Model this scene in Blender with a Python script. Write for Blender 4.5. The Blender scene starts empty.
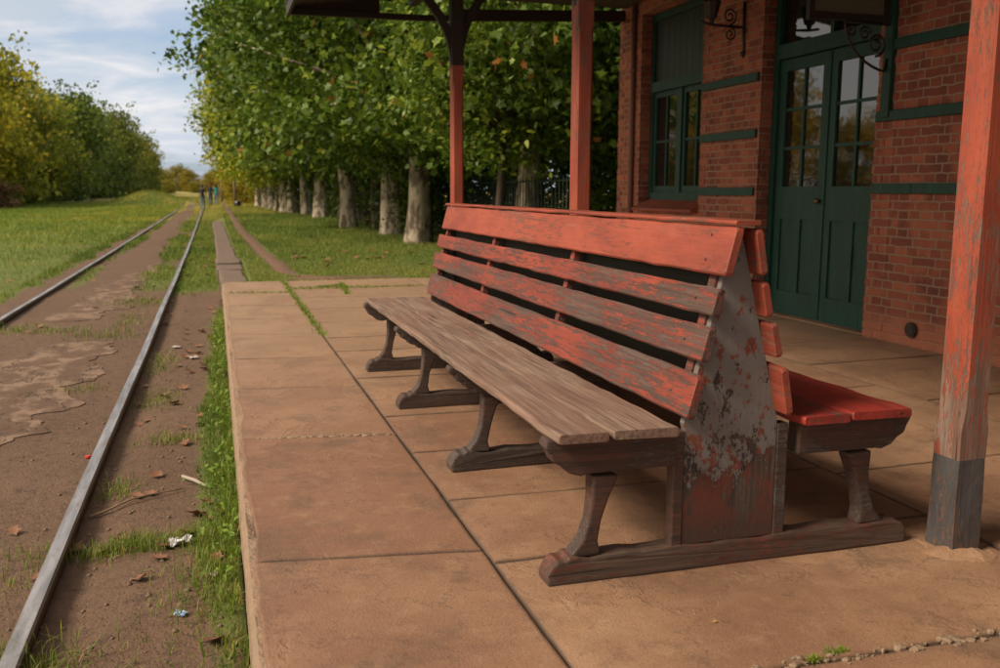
import bpy, bmesh, math, random
import numpy as np
from mathutils import Vector, Matrix, noise as mnoise
R = math.radians
rng = np.random.default_rng(7)
random.seed(7)
scene = bpy.context.scene
COL = scene.collection

# ------------------------------------------------------------------ helpers: materials
class NB:
    def __init__(s, name):
        s.m = bpy.data.materials.new(name); s.m.use_nodes = True
        s.t = s.m.node_tree; s.t.nodes.clear()
        s.out = s.t.nodes.new('ShaderNodeOutputMaterial')
    def n(s, typ, props=None, ins=None):
        nd = s.t.nodes.new(typ)
        for k, v in (props or {}).items(): setattr(nd, k, v)
        for k, v in (ins or {}).items():
            sk = nd.inputs[k]
            if isinstance(v, bpy.types.NodeSocket): s.t.links.new(v, sk)
            else:
                if sk.type == 'RGBA' and len(v) == 3: v = (*v, 1)
                sk.default_value = v
        return nd
    def math(s, op, a, b=0.0, c=None):
        i = {0: a, 1: b}
        if c is not None: i[2] = c
        return s.n('ShaderNodeMath', {'operation': op}, i).outputs[0]
    def mix(s, f, a, b, blend='MIX'):
        nd = s.n('ShaderNodeMix', {'data_type': 'RGBA', 'blend_type': blend}, {0: f, 6: a, 7: b}); return nd.outputs[2]
    def step(s, v, lo, hi):
        return s.n('ShaderNodeMapRange', {'interpolation_type': 'SMOOTHSTEP'}, {0: v, 1: lo, 2: hi, 3: 0.0, 4: 1.0}).outputs[0]
    def noise(s, vec, scale, detail=5, rough=.55, dist=0.0):
        return s.n('ShaderNodeTexNoise', None, {'Vector': vec, 'Scale': scale, 'Detail': detail, 'Roughness': rough, 'Distortion': dist}).outputs[0]
    def mapping(s, vec, scale=(1, 1, 1), loc=(0, 0, 0)):
        return s.n('ShaderNodeMapping', None, {'Vector': vec, 'Scale': scale, 'Location': loc}).outputs[0]
    def coord(s, rnd=True):
        c = s.n('ShaderNodeTexCoord').outputs['Object']
        if not rnd: return c
        r = s.n('ShaderNodeObjectInfo').outputs['Random']
        off = s.n('ShaderNodeCombineXYZ', None, {0: s.math('MULTIPLY', r, 37.), 1: s.math('MULTIPLY', r, 91.), 2: s.math('MULTIPLY', r, 53.)}).outputs[0]
        return s.n('ShaderNodeVectorMath', {'operation': 'ADD'}, {0: c, 1: off}).outputs[0]
    def bump(s, h, strength=.5, dist=.01, normal=None):
        i = {'Height': h, 'Strength': strength, 'Distance': dist}
        if normal is not None: i['Normal'] = normal
        return s.n('ShaderNodeBump', None, i).outputs[0]
    def principled(s, color, rough=.6, normal=None, extra=None):
        i = {'Base Color': color, 'Roughness': rough}
        if normal is not None: i['Normal'] = normal
        i.update(extra or {})
        b = s.n('ShaderNodeBsdfPrincipled', None, i)
        s.t.links.new(b.outputs[0], s.out.inputs[0]); return s.m

def peel(name, paint, paint2, wood=(.13, .105, .085), wood2=(.055, .043, .035), amount=.5, axis=1, scale=5., rough=.55, stretch=3.5, sharp=.03, grainy=.55, chips=.5, zfade=0.):
    """flaking paint over weathered timber; amount = share of paint left"""
    b = NB(name); co = b.coord()
    st = [1., 1., 1.]; st[axis] = 1. / stretch
    s2 = [1., 1., 1.]; s2[axis] = 1. / (stretch * 2.2)
    sg = [1., 1., 1.]; sg[axis] = .03
    cs = b.mapping(co, tuple(st)); cf = b.mapping(co, tuple(s2)); cg = b.mapping(co, tuple(sg))
    big = b.noise(cs, scale, 3, .5); fine = b.noise(cf, scale * 18, 6, .75); grain = b.noise(cg, 60, 5, .7, .3)
    v = b.math('ADD', b.math('ADD', b.math('MULTIPLY', big, .8), .1), b.math('MULTIPLY', b.math('SUBTRACT', fine, .5), 1.45))
    v = b.math('ADD', v, b.math('MULTIPLY', b.math('SUBTRACT', grain, .5), grainy))
    thr = 1.02 - amount * 1.04
    if zfade: v = b.math('SUBTRACT', v, b.math('MULTIPLY', b.math('SUBTRACT', 1.0, b.step(b.n('ShaderNodeSeparateXYZ', None, {0: b.coord(False)}).outputs[2], .40, 1.25)), zfade))
    mask = b.step(v, thr - sharp + .0, thr + sharp)
    spot = b.step(b.noise(cs, scale * 11, 3, .55, .4), .66, .69)                     # small chips inside sound paint
    mask = b.math('MULTIPLY', mask, b.math('SUBTRACT', 1.0, b.math('MULTIPLY', spot, chips)))
    edge = b.math('SUBTRACT', b.step(v, thr - .07, thr - .01), mask)
    pc = b.mix(b.step(b.noise(cs, scale * 1.7, 4, .6), .3, .7), paint, paint2)
    pc = b.mix(b.math('MULTIPLY', b.step(b.noise(co, 90, 3, .6), .5, .75), .4), pc, tuple(c * .45 for c in paint2))
    pc = b.mix(b.math('MULTIPLY', b.step(grain, .5, .8), .35), pc, tuple(c * .5 for c in paint2))
    pale = b.step(b.noise(cf, scale * 3, 5, .65), .58, .75)
    pc = b.mix(b.math('MULTIPLY', pale, .22), pc, (min(1, paint[0] * 1.1 + .08), paint[1] * 1.3 + .12, paint[2] * 1.3 + .11))
    wc = b.mix(b.step(grain, .3, .7), wood2, wood)
    wc = b.mix(b.math('MULTIPLY', b.step(b.noise(cs, 6, 4, .6), .35, .65), .45), wc, tuple(a_ * .5 + c_ * .5 for a_, c_ in zip(paint2, wood2)))
    col = b.mix(mask, wc, pc)
    col = b.mix(b.math('MULTIPLY', edge, .35), col, tuple(c * .5 for c in wood2))
    crack = b.step(b.noise(cg, 34, 3, .5), .68, .74)
    col = b.mix(b.math('MULTIPLY', crack, .8), col, (.015, .011, .009))
    h = b.math('ADD', b.math('MULTIPLY', mask, .35), b.math('MULTIPLY', grain, .55))
    h = b.math('SUBTRACT', h, b.math('MULTIPLY', crack, .8))
    rg = b.math('ADD', b.math('MULTIPLY', mask, -.22), rough + .25)
    return b.principled(col, rg, b.bump(h, .6, .006))

def simple(name, c1, c2, scale=8, rough=.6, bump=.3, bscale=60, dist=.004, rnd=True, extra=None):
    b = NB(name); co = b.coord(rnd)
    col = b.mix(b.noise(co, scale, 6, .65), c1, c2)
    return b.principled(col, rough, b.bump(b.noise(co, bscale, 5, .6), bump, dist), extra)

# ------------------------------------------------------------------ helpers: meshes
class MB:
    def __init__(s): s.v = []; s.f = []; s.sm = []; s.mi = []
    def add(s, verts, faces, smooth=False, mi=0):
        o = len(s.v); s.v += [tuple(v) for v in verts]; s.f += [tuple(i + o for i in f) for f in faces]
        s.sm += [smooth] * len(faces); s.mi += [mi] * len(faces)
    def box(s, x0, x1, y0, y1, z0, z1, mi=0):
        v = [(x0, y0, z0), (x1, y0, z0), (x1, y1, z0), (x0, y1, z0), (x0, y0, z1), (x1, y0, z1), (x1, y1, z1), (x0, y1, z1)]
        s.add(v, [(0, 3, 2, 1), (4, 5, 6, 7), (0, 1, 5, 4), (1, 2, 6, 5), (2, 3, 7, 6), (3, 0, 4, 7)], mi=mi)
    def loft(s, rings, smooth=False, cap=True, mi=0):
        n = len(rings[0]); v = [p for r in rings for p in r]; f = []
        for k in range(len(rings) - 1):
            for i in range(n):
                j = (i + 1) % n; f.append((k * n + i, k * n + j, (k + 1) * n + j, (k + 1) * n + i))
        if cap: f.append(tuple(range(n))[::-1]); f.append(tuple((len(rings) - 1) * n + i for i in range(n)))
        s.add(v, f, smooth, mi)
    def tube(s, pts, rad, n=8, smooth=True, cap=True):
        pts = [Vector(p) for p in pts]
        rad = rad if isinstance(rad, (list, tuple)) else [rad] * len(pts)
        rings = []; ref = None
        for i, p in enumerate(pts):
            d = (pts[min(i + 1, len(pts) - 1)] - pts[max(i - 1, 0)]).normalized()
            if ref is None: ref = Vector((0, 0, 1)) if abs(d.z) < .9 else Vector((1, 0, 0))
            a = (ref - d * ref.dot(d)).normalized(); b = d.cross(a); ref = a
            rings.append([p + (a * math.cos(t) + b * math.sin(t)) * rad[i] for t in [2 * math.pi * k / n for k in range(n)]])
        s.loft(rings, smooth, cap)
    def prism(s, prof, lo, hi, axis='y', bev=.006, seg=2):
        """profile in (x,z) extruded along y, edges bevelled"""
        bm = bmesh.new()
        mk = (lambda a, c, t: (a, t, c)) if axis == 'y' else (lambda a, c, t: (t, a, c))
        v0 = [bm.verts.new(mk(a, c, lo)) for a, c in prof]; v1 = [bm.verts.new(mk(a, c, hi)) for a, c in prof]
        n = len(prof)
        bm.faces.new(v0); bm.faces.new(v1[::-1])
        for i in range(n): bm.faces.new((v0[i], v1[i], v1[(i + 1) % n], v0[(i + 1) % n]))
        bmesh.ops.recalc_face_normals(bm, faces=bm.faces)
        if bev: bmesh.ops.bevel(bm, geom=[e for e in bm.edges if e.calc_face_angle(0) > .5], offset=bev, segments=seg, affect='EDGES', profile=.6, clamp_overlap=True)
        bm.verts.index_update()
        s.add([v.co[:] for v in bm.verts], [[v.index for v in f.verts] for f in bm.faces]); bm.free()
    def build(s, name, m, parent=None, uv=False):
        me = bpy.data.meshes.new(name); me.from_pydata(s.v, [], s.f)
        for mm in (m if isinstance(m, (list, tuple)) else [m]): me.materials.append(mm)
        me.polygons.foreach_set('use_smooth', s.sm); me.polygons.foreach_set('material_index', s.mi)
        if uv:
            l = me.uv_layers.new(name='UVMap')
            for p in me.polygons:
                nx, ny, nz = map(abs, p.normal)
                for li in p.loop_indices:
                    c = me.vertices[me.loops[li].vertex_index].co
                    l.data[li].uv = (c.y, c.z) if nx >= ny and nx >= nz else ((c.x + .07, c.z) if ny >= nz else (c.x, c.y))
        me.update(); o = bpy.data.objects.new(name, me); COL.objects.link(o)
        if parent is not None: o.parent = parent
        return o

def wob(p, amt, sc=5.0, seed=0.0):
    q = Vector(p) * sc + Vector((seed, seed * 1.7, seed * 2.3))
    return Vector(p) + Vector((mnoise.noise(q), mnoise.noise(q + Vector((31, 7, 3))), mnoise.noise(q + Vector((5, 71, 13))))) * amt

def rrect(a0, a1, c0, c1, r):
    k = r * .3
    return [(a0 + r, c0), (a1 - r, c0), (a1 - k, c0 + k), (a1, c0 + r), (a1, c1 - r), (a1 - k, c1 - k), (a1 - r, c1), (a0 + r, c1), (a0 + k, c1 - k), (a0, c1 - r), (a0, c0 + r), (a0 + k, c0 + k)]

def beam(mb, prof, lo, hi, axis='y', step=.15, amt=.003, seed=0., endround=.004):
    """a worn timber: (a,c) profile carried along an axis, slightly wobbling"""
    n = max(2, int((hi - lo) / step)); rings = []
    cx = sum(p[0] for p in prof) / len(prof); cz = sum(p[1] for p in prof) / len(prof)
    ts = [lo, lo + endround] + [lo + (hi - lo) * i / n for i in range(1, n)] + [hi - endround, hi]
    for q, t in enumerate(ts):
        sh = 1 - (endround / max(.03, abs(prof[0][0] - cx) * 2)) if q in (0, len(ts) - 1) else 1
        ring = []
        for a, c in prof:
            a2, c2 = cx + (a - cx) * sh, cz + (c - cz) * sh
            p = (a2, t, c2) if axis == 'y' else ((t, a2, c2) if axis == 'x' else (a2, c2, t))
            ring.append(wob(p, amt, 7, seed))
        rings.append(ring)
    if axis == 'x': rings = [r[::-1] for r in rings]
    if axis == 'y': rings = [r[::-1] for r in rings]
    mb.loft([r[::-1] for r in rings] if axis != 'y' else [r[::-1] for r in rings])

def np_obj(name, V, F, m, attrs=None, parent=None, smooth=False):
    """V (n,3); F (f,k) equal sized faces"""
    me = bpy.data.meshes.new(name); f, k = F.shape
    me.vertices.add(len(V)); me.vertices.foreach_set('co', np.ascontiguousarray(V, dtype=np.float32).ravel())
    me.loops.add(f * k); me.loops.foreach_set('vertex_index', np.ascontiguousarray(F, dtype=np.int32).ravel())
    me.polygons.add(f); me.polygons.foreach_set('loop_start', np.arange(0, f * k, k, dtype=np.int32))
    me.polygons.foreach_set('use_smooth', np.full(f, smooth))
    for an, av in (attrs or {}).items():
        a = me.attributes.new(an, 'FLOAT', 'POINT'); a.data.foreach_set('value', np.ascontiguousarray(av, dtype=np.float32))
    me.materials.append(m); me.update(calc_edges=True); me.validate()
    o = bpy.data.objects.new(name, me); COL.objects.link(o)
    if parent is not None: o.parent = parent
    return o

def tag(o, label=None, cat=None, group=None, kind=None):
    if label: o['label'] = label
    if cat: o['category'] = cat
    if group: o['group'] = group
    if kind: o['kind'] = kind
    return o
def empty(name, loc=(0, 0, 0), rz=0):
    o = bpy.data.objects.new(name, None); COL.objects.link(o); o.location = loc; o.rotation_euler = (0, 0, rz); o.empty_display_size = .2; return o
def copy_tree(o, parent=None):
    c = o.copy(); COL.objects.link(c)
    if parent is not None: c.parent = parent
    for ch in list(o.children): copy_tree(ch, c)
    return c

def vnoise(x, y, seed=0):
    x = np.asarray(x, float); y = np.asarray(y, float)
    xi = np.floor(x).astype(np.int64); yi = np.floor(y).astype(np.int64); fx = x - xi; fy = y - yi
    fx = fx * fx * (3 - 2 * fx); fy = fy * fy * (3 - 2 * fy)
    def h(a, b):
        k = (a * 374761393 + b * 668265263 + seed * 1442695041) & 0x7fffffff
        k = ((k ^ (k >> 13)) * 1274126177) & 0x7fffffff
        return ((k ^ (k >> 16)) & 0xffff) / 65535.
    return (h(xi, yi) * (1 - fx) + h(xi + 1, yi) * fx) * (1 - fy) + (h(xi, yi + 1) * (1 - fx) + h(xi + 1, yi + 1) * fx) * fy
def fbm(x, y, seed=0, o=4):
    s = 0; a = .5; 
    for i in range(o): s = s + a * vnoise(x * 2 ** i, y * 2 ** i, seed + i); a *= .5
    return s / (1 - .5 ** o)
def ss(a, b, x):
    t = np.clip((x - a) / (b - a), 0, 1); return t * t * (3 - 2 * t)

# ------------------------------------------------------------------ camera
CAMH = 1.25
cam = bpy.data.cameras.new('camera'); co = bpy.data.objects.new('camera', cam); COL.objects.link(co); scene.camera = co
cam.sensor_width = 36; cam.lens = 924.6 / 1000 * 36; cam.clip_end = 3000; cam.clip_start = .05
yaw, pitch, roll = .29719, -.15395, .003746
fw = Vector((math.sin(yaw) * math.cos(pitch), math.cos(yaw) * math.cos(pitch), math.sin(pitch)))
rt = Vector((math.cos(yaw), -math.sin(yaw), 0)); up = rt.cross(fw)
rt, up = rt * math.cos(roll) + up * math.sin(roll), up * math.cos(roll) - rt * math.sin(roll)
M = Matrix((rt, up, -fw)).transposed().to_4x4(); M.translation = (0, 0, CAMH); co.matrix_world = M
cam.dof.use_dof = True; cam.dof.focus_distance = 3.7; cam.dof.aperture_fstop = 3.8

# ------------------------------------------------------------------ light
SUN = Vector((-.975, -.20, .0)).normalized(); EL = R(42)
sdir = Vector((SUN.x * math.cos(EL), SUN.y * math.cos(EL), math.sin(EL)))
sl = bpy.data.lights.new('sun', 'SUN'); sl.energy = 4.6; sl.angle = R(18); sl.color = (1, .84, .64)
so = bpy.data.objects.new('sun', sl); COL.objects.link(so); so.rotation_euler = sdir.to_track_quat('Z', 'Y').to_euler()
w = bpy.data.worlds.new('World'); scene.world = w; w.use_nodes = True
wt = w.node_tree; wt.nodes.clear()
class WB(NB):
    def __init__(s, t): s.t = t
wb = WB(wt)
sky = wb.n('ShaderNodeTexSky', {'sky_type': 'NISHITA', 'sun_disc': False, 'sun_elevation': EL, 'sun_rotation': math.atan2(SUN.x, SUN.y), 'dust_density': 1.5, 'air_density': 1.0})
d = wb.n('ShaderNodeTexCoord').outputs['Generated']
sp = wb.n('ShaderNodeSeparateXYZ', None, {0: d})
zz = wb.math('ADD', wb.math('MAXIMUM', sp.outputs[2], 0.0), .30)
pl = wb.n('ShaderNodeCombineXYZ', None, {0: wb.math('DIVIDE', sp.outputs[0], zz), 1: wb.math('DIVIDE', sp.outputs[1], zz), 2: 0.0}).outputs[0]
c1 = wb.noise(wb.mapping(pl, (1.2, 2.2, 1), (3.1, 1.7, 0)), 1.0, 8, .58, .4)
c2 = wb.noise(wb.mapping(pl, (1.6, 3.0, 1), (9.3, 4.2, 0)), 1.6, 8, .6, .5)
lowz = wb.math('SUBTRACT', 1.0, wb.step(sp.outputs[2], 0.02, .30))
cover = wb.step(c1, .33, .60)
bright = wb.step(wb.math('ADD', c2, wb.math('MULTIPLY', lowz, .05)), .50, .76)
cloud = wb.mix(bright, (3.5, 4.3, 5.3, 1), (7.9, 7.3, 7.0, 1))
cloud = wb.mix(wb.math('MULTIPLY', lowz, .45), cloud, (7.2, 7.3, 7.6, 1))
skycol = wb.mix(.35, sky.outputs[0], (2.9, 4.4, 6.9, 1))
col = wb.mix(wb.math('MULTIPLY', cover, .88), skycol, cloud)
glow = wb.n('ShaderNodeVectorMath', {'operation': 'DOT_PRODUCT'}, {0: d, 1: tuple(sdir)}).outputs['Value']
col = wb.mix(wb.math('MULTIPLY', wb.step(glow, -.1, .95), .75), col, (10.5, 8.2, 5.4, 1))  # out-of-view sky toward the sun coloured warm to warm the fill light
bg = wb.n('ShaderNodeBackground', None, {0: col, 1: .128})
wo = wt.nodes.new('ShaderNodeOutputWorld'); wt.links.new(bg.outputs[0], wo.inputs[0])
scene.view_settings.view_transform = 'Standard'; scene.view_settings.look = 'None'; scene.view_settings.exposure = 0

# ------------------------------------------------------------------ materials
RED = (.50, .095, .040); RED2 = (.34, .055, .026)
m_slat_top = peel('orange_red_paint_worn', (.325, .068, .036), (.21, .040, .024), amount=.64, scale=4, wood=(.26, .115, .08), wood2=(.14, .055, .04), chips=.25)
m_slat = peel('red_paint_flaking', (.29, .052, .029), (.165, .031, .021), amount=.53, scale=5, wood=(.125, .080, .068), wood2=(.045, .031, .027), stretch=4.5)
m_slat_grey = peel('red_paint_mostly_gone', (.27, .050, .029), (.155, .032, .022), amount=.485, scale=5, wood=(.125, .085, .074), wood2=(.046, .032, .028), stretch=5)
m_seat_worn = peel('bare_seat_timber', (.25, .085, .05), (.2, .06, .04), amount=.24, scale=4, wood=(.29, .205, .160), wood2=(.085, .058, .046), rough=.62)
m_seat_red = peel('red_seat_paint', (.30, .032, .020), (.19, .022, .016), amount=.66, scale=4, rough=.52, chips=.4, wood=(.16, .07, .05))
m_frame = peel('grey_frame_paint', (.092, .078, .074), (.045, .036, .033), amount=.42, axis=0, scale=6, stretch=1.8, wood=(.105, .042, .028), wood2=(.032, .021, .017))
m_beam = peel('ground_beam_timber', (.15, .046, .030), (.085, .032, .023), amount=.44, axis=0, scale=6, stretch=3, wood=(.115, .072, .052), wood2=(.045, .030, .023))
m_frame_dark = peel('dark_frame_timber', (.085, .06, .05), (.05, .037, .034), amount=.5, axis=0, scale=6, stretch=1.6, wood=(.11, .05, .033), wood2=(.03, .022, .019))
m_post = peel('orange_post_paint', (.36, .076, .038), (.26, .048, .027), amount=.60, axis=2, scale=4.5, zfade=.20, stretch=3, wood=(.27, .19, .15), wood2=(.1, .075, .06), grainy=.25)
m_base = peel('grey_base_paint', (.085, .085, .09), (.05, .05, .055), amount=.58, axis=2, scale=7, stretch=2, wood=(.20, .115, .08), wood2=(.1, .05, .035))
m_dark = simple('dark_brown_paint', (.018, .012, .010), (.03, .02, .016), 5, .6)
m_soffit = simple('soffit_boards', (.07, .055, .045), (.045, .036, .03), 5, .7)
m_green = peel('dark_green_paint', (.006, .060, .045), (.004, .042, .032), amount=.90, axis=2, scale=6, rough=.55, wood=(.2, .17, .12), wood2=(.08, .07, .05))
m_greenw = peel('green_window_paint', (.010, .060, .046), (.007, .042, .033), amount=.9, axis=2, scale=6, rough=.55, wood=(.2, .17, .12), wood2=(.08, .07, .05))
m_iron = simple('wrought_iron', (.02, .014, .012), (.035, .022, .018), 30, .5, .3)
m_board = simple('olive_sign_paint', (.13, .13, .085), (.11, .11, .07), 6, .5, .15)
m_rail = None

b = NB('window_glass'); m_glass = b.principled((.008, .010, .010, 1), .03, b.bump(b.noise(b.coord(), 3, 2), .06, .02), {'IOR': 2.1})

# panel at the bench end: grey paint high up, red and brown showing low down
b = NB('end_panel_paint'); c = b.coord(False); sx = b.n('ShaderNodeSeparateXYZ', None, {0: c})
cz = b.mapping(c, (1, 1, .55)); big = b.noise(cz, 13, 7, .70); fine = b.noise(cz, 55, 6, .75); grain = b.noise(b.mapping(c, (1, 1, .04)), 60, 4, .7)
v = b.math('ADD', big, b.math('MULTIPLY', b.math('SUBTRACT', fine, .5), .7))
v = b.math('ADD', v, b.math('MULTIPLY', b.math('SUBTRACT', sx.outputs[2], .41), .85))
mg = b.step(v, .455, .49); edge = b.math('SUBTRACT', b.step(v, .41, .45), mg)
v2 = b.math('ADD', b.noise(b.mapping(c, (1, 1, .5), (4, 2, 7)), 11, 6, .68), b.math('MULTIPLY', b.math('SUBTRACT', fine, .5), .5))
v2 = b.math('ADD', v2, b.math('MULTIPLY', b.math('SUBTRACT', .30, sx.outputs[2]), .25))
red = b.mix(fine, (.085, .026, .018, 1), (.165, .042, .027, 1))
wd = b.mix(b.step(grain, .35, .65), (.035, .026, .022, 1), (.10, .072, .058, 1))
under = b.mix(b.step(v2, .47, .54), wd, red)
under = b.mix(b.math('MULTIPLY', b.math('SUBTRACT', 1.0, b.step(sx.outputs[2], .10, .26)), .75), under, (.045, .032, .027, 1))
gr = b.mix(b.noise(c, 14, 5, .6), (.115, .108, .110, 1), (.20, .185, .18, 1))
chip = b.step(b.math('ADD', b.noise(cz, 24, 7, .74), b.math('MULTIPLY', b.math('SUBTRACT', .8, sx.outputs[2]), .08)), .60, .625)
gr = b.mix(chip, gr, (.028, .021, .019, 1)); gr = b.mix(b.step(b.noise(b.mapping(c, (1, 1, .7), (7, 7, 7)), 21, 7, .74), .565, .585), gr, (.17, .046, .028, 1)); 
col = b.mix(mg, under, gr); col = b.mix(b.math('MULTIPLY', edge, .6), col, (.02, .015, .013, 1))
m_panel = b.principled(col, .62, b.bump(b.math('ADD', b.math('MULTIPLY', b.math('SUBTRACT', mg, chip), .7), b.math('ADD', b.math('MULTIPLY', fine, .35), b.math('MULTIPLY', grain, .3))), .6, .006))

# brick (english bond) in the UV plane
b = NB('old_brick'); uv = b.n('ShaderNodeUVMap').outputs[0]; oc = b.coord(False)
wv = b.n('ShaderNodeVectorMath', {'operation': 'SCALE'}, {0: b.n('ShaderNodeVectorMath', {'operation': 'SUBTRACT'}, {0: b.n('ShaderNodeTexNoise', None, {'Vector': oc, 'Scale': 9.0, 'Detail': 5.0, 'Roughness': .65}).outputs[1], 1: (.5, .5, .5)}).outputs[0], 'Scale': .034}).outputs[0]
uvd = b.n('ShaderNodeVectorMath', {'operation': 'ADD'}, {0: uv, 1: wv}).outputs[0]
br = b.n('ShaderNodeTexBrick', {'offset': .5, 'offset_frequency': 2, 'squash': .5, 'squash_frequency': 2},
         {'Vector': uvd, 'Color1': (0, 0, 0, 1), 'Color2': (1, 1, 1, 1), 'Mortar': (.5, .5, .5, 1), 'Scale': 1.0, 'Mortar Size': .0095, 'Mortar Smooth': .5, 'Bias': 0.0, 'Brick Width': .258, 'Row Height': .0735})
rand = b.n('ShaderNodeSeparateColor', None, {0: br.outputs[0]}).outputs[0]; mort = br.outputs[1]
bc = b.mix(rand, (.18, .046, .029, 1), (.47, .140, .080, 1))
bc = b.mix(b.step(b.noise(oc, 3.2, 4, .6), .45, .7), bc, (.115, .036, .028, 1))
bc = b.mix(b.math('MULTIPLY', b.noise(oc, 38, 5, .7), .5), bc, (.30, .10, .065, 1))
zc = b.n('ShaderNodeSeparateXYZ', None, {0: oc}).outputs[2]
dust = b.math('MULTIPLY', b.math('SUBTRACT', 1.0, b.step(b.math('ADD', zc, b.math('MULTIPLY', b.noise(oc, 5, 5, .65), .22)), .22, .46)), .75)
mc = b.mix(b.noise(oc, 18, 5, .6), (.42, .29, .215, 1), (.26, .155, .11, 1))
mm = b.math('MULTIPLY', mort, b.step(b.noise(oc, 2.3, 4, .6), .2, .45))
col = b.mix(b.math('MULTIPLY', mort, .35), bc, (.14, .05, .035, 1)); col = b.mix(mm, col, mc)
col = b.mix(dust, col, (.36, .135, .08, 1))
col = b.mix(b.math('MULTIPLY', b.step(b.noise(oc, 55, 6, .75), .66, .74), .5), col, (.42, .26, .2, 1))
hh = b.math('ADD', b.math('MULTIPLY', b.math('SUBTRACT', 1.0, mort), .8), b.math('MULTIPLY', b.noise(oc, 70, 5, .7), .35))
m_brick = b.principled(col, .85, b.bump(hh, .75, .012))

# paving slabs: attribute 'tone' per slab
b = NB('sandstone_paving'); c = b.coord(False); tone = b.n('ShaderNodeAttribute', {'attribute_name': 'tone'}).outputs['Fac']
n1 = b.noise(c, 1.6, 6, .6); n2 = b.noise(c, 9, 6, .68); n3 = b.noise(c, 120, 4, .7)
col = b.mix(b.step(n1, .3, .7), (.205, .108, .063, 1), (.365, .222, .135, 1))
col = b.mix(b.math('MULTIPLY', tone, .8), col, (.195, .088, .052, 1))
col = b.mix(b.math('MULTIPLY', b.step(n2, .48, .75), .40), col, (.38, .25, .16, 1))
col = b.mix(b.math('MULTIPLY', b.step(b.noise(b.mapping(c, (1, 1, 1), (5, 3, 0)), 2.2, 8, .72), .49, .64), .60), col, (.105, .060, .040, 1))
col = b.mix(b.math('MULTIPLY', b.step(b.noise(b.mapping(c, (1, 1, 1), (15, 3, 0)), 17, 6, .75), .58, .68), .45), col, (.10, .06, .042, 1))
sy = b.n('ShaderNodeSeparateXYZ', None, {0: c}).outputs[1]
col = b.mix(b.math('MULTIPLY', b.step(sy, 3.5, 9.5), .6), col, (.33, .225, .150, 1))
col = b.mix(b.math('MULTIPLY', b.step(n3, .52, .64), .42), col, (.10, .058, .040, 1))
col = b.mix(b.math('MULTIPLY', b.step(b.noise(c, 260, 3, .65), .55, .66), .35), col, (.085, .05, .036, 1))
vein = b.step(b.math('ABSOLUTE', b.math('SUBTRACT', b.noise(b.mapping(c, (1, 1, 1), (8, 1, 0)), 1.3, 7, .62), .5)), .0, .006)
col = b.mix(b.math('MULTIPLY', b.math('SUBTRACT', 1.0, vein), .5), col, (.075, .045, .033, 1))
grit = b.noise(c, 420, 2, .6); col = b.mix(b.math('MULTIPLY', b.step(grit, .45, .75), .25), col, (.5, .36, .25, 1))
spall = b.step(b.noise(b.mapping(c, (1, .7, 1), (2, 9, 0)), 1.7, 6, .62, .5), .565, .575)
scuff = b.step(b.noise(b.mapping(c, (1, 5, 1), (1, 4, 0)), 6, 4, .6), .66, .75)
col = b.mix(b.math('MULTIPLY', scuff, .22), col, (.5, .36, .25, 1)); col = b.mix(b.math('MULTIPLY', spall, .22), col, (.17, .085, .052, 1))
jd = b.n('ShaderNodeAttribute', {'attribute_name': 'joint'}).outputs['Fac']
col = b.mix(b.math('MULTIPLY', jd, .8), col, (.035, .022, .016, 1))
h = b.math('ADD', b.math('MULTIPLY', n2, .5), b.math('ADD', b.math('MULTIPLY', n3, .30), b.math('ADD', b.math('MULTIPLY', spall, -.16), b.math('MULTIPLY', grit, .08))))
m_slab = b.principled(col, b.math('ADD', .5, b.math('MULTIPLY', n2, .3)), b.bump(h, .75, .014))
m_conc = simple('rough_mortar', (.33, .235, .165), (.19, .13, .09), 7, .9, .9, 40, .02)
m_kerb = simple('grey_kerb_stone', (.19, .135, .105), (.095, .07, .06), 5, .85, .7, 30, .012)

# ground: attribute 'g' is grassiness
b = NB('ground_soil_and_turf'); c = b.coord(False); g = b.n('ShaderNodeAttribute', {'attribute_name': 'g'}).outputs['Fac']
n1 = b.noise(c, 1.1, 6, .6); n2 = b.noise(c, 14, 6, .7); n3 = b.noise(c, 60, 4, .7)
soil = b.mix(n1, (.092, .051, .032, 1), (.172, .106, .069, 1)); soil = b.mix(b.step(n2, .45, .75), soil, (.062, .037, .025, 1))
soil = b.mix(b.math('MULTIPLY', b.step(n3, .55, .72), .5), soil, (.22, .155, .11, 1))
turf = b.mix(n1, (.075, .105, .022, 1), (.14, .165, .03, 1)); turf = b.mix(b.step(n2, .5, .8), turf, (.07, .055, .026, 1))
vor = b.n('ShaderNodeTexVoronoi', None, {'Vector': c, 'Scale': 42.0}).outputs[0]
gm = b.step(b.math('ADD', g, b.math('MULTIPLY', b.math('SUBTRACT', n2, .5), .9)), .38, .62)
py = b.n('ShaderNodeSeparateXYZ', None, {0: c}).outputs[1]
turf = b.mix(b.math('MULTIPLY', b.step(py, 45, 85), b.step(b.noise(b.mapping(c, (.25, .06, 1)), 1.0, 3), .35, .6)), turf, (.34, .27, .06, 1))  # sunlit patches painted into the far turf colour
col = b.mix(gm, soil, turf)
h = b.math('ADD', b.math('MULTIPLY', n2, .7), b.math('ADD', b.math('MULTIPLY', n3, .35), b.math('MULTIPLY', b.math('MINIMUM', vor, .3), .8)))
m_ground = b.principled(col, .95, b.bump(h, .9, .03))
b = NB('old_concrete_remnant'); c = b.coord(False); n1 = b.noise(c, 2.4, 6, .65); n2 = b.noise(c, 26, 6, .7)
ck = b.step(b.math('ABSOLUTE', b.math('SUBTRACT', b.noise(b.mapping(c, (1, .6, 1)), 2.0, 4, .6), .5)), .0, .012)
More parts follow.
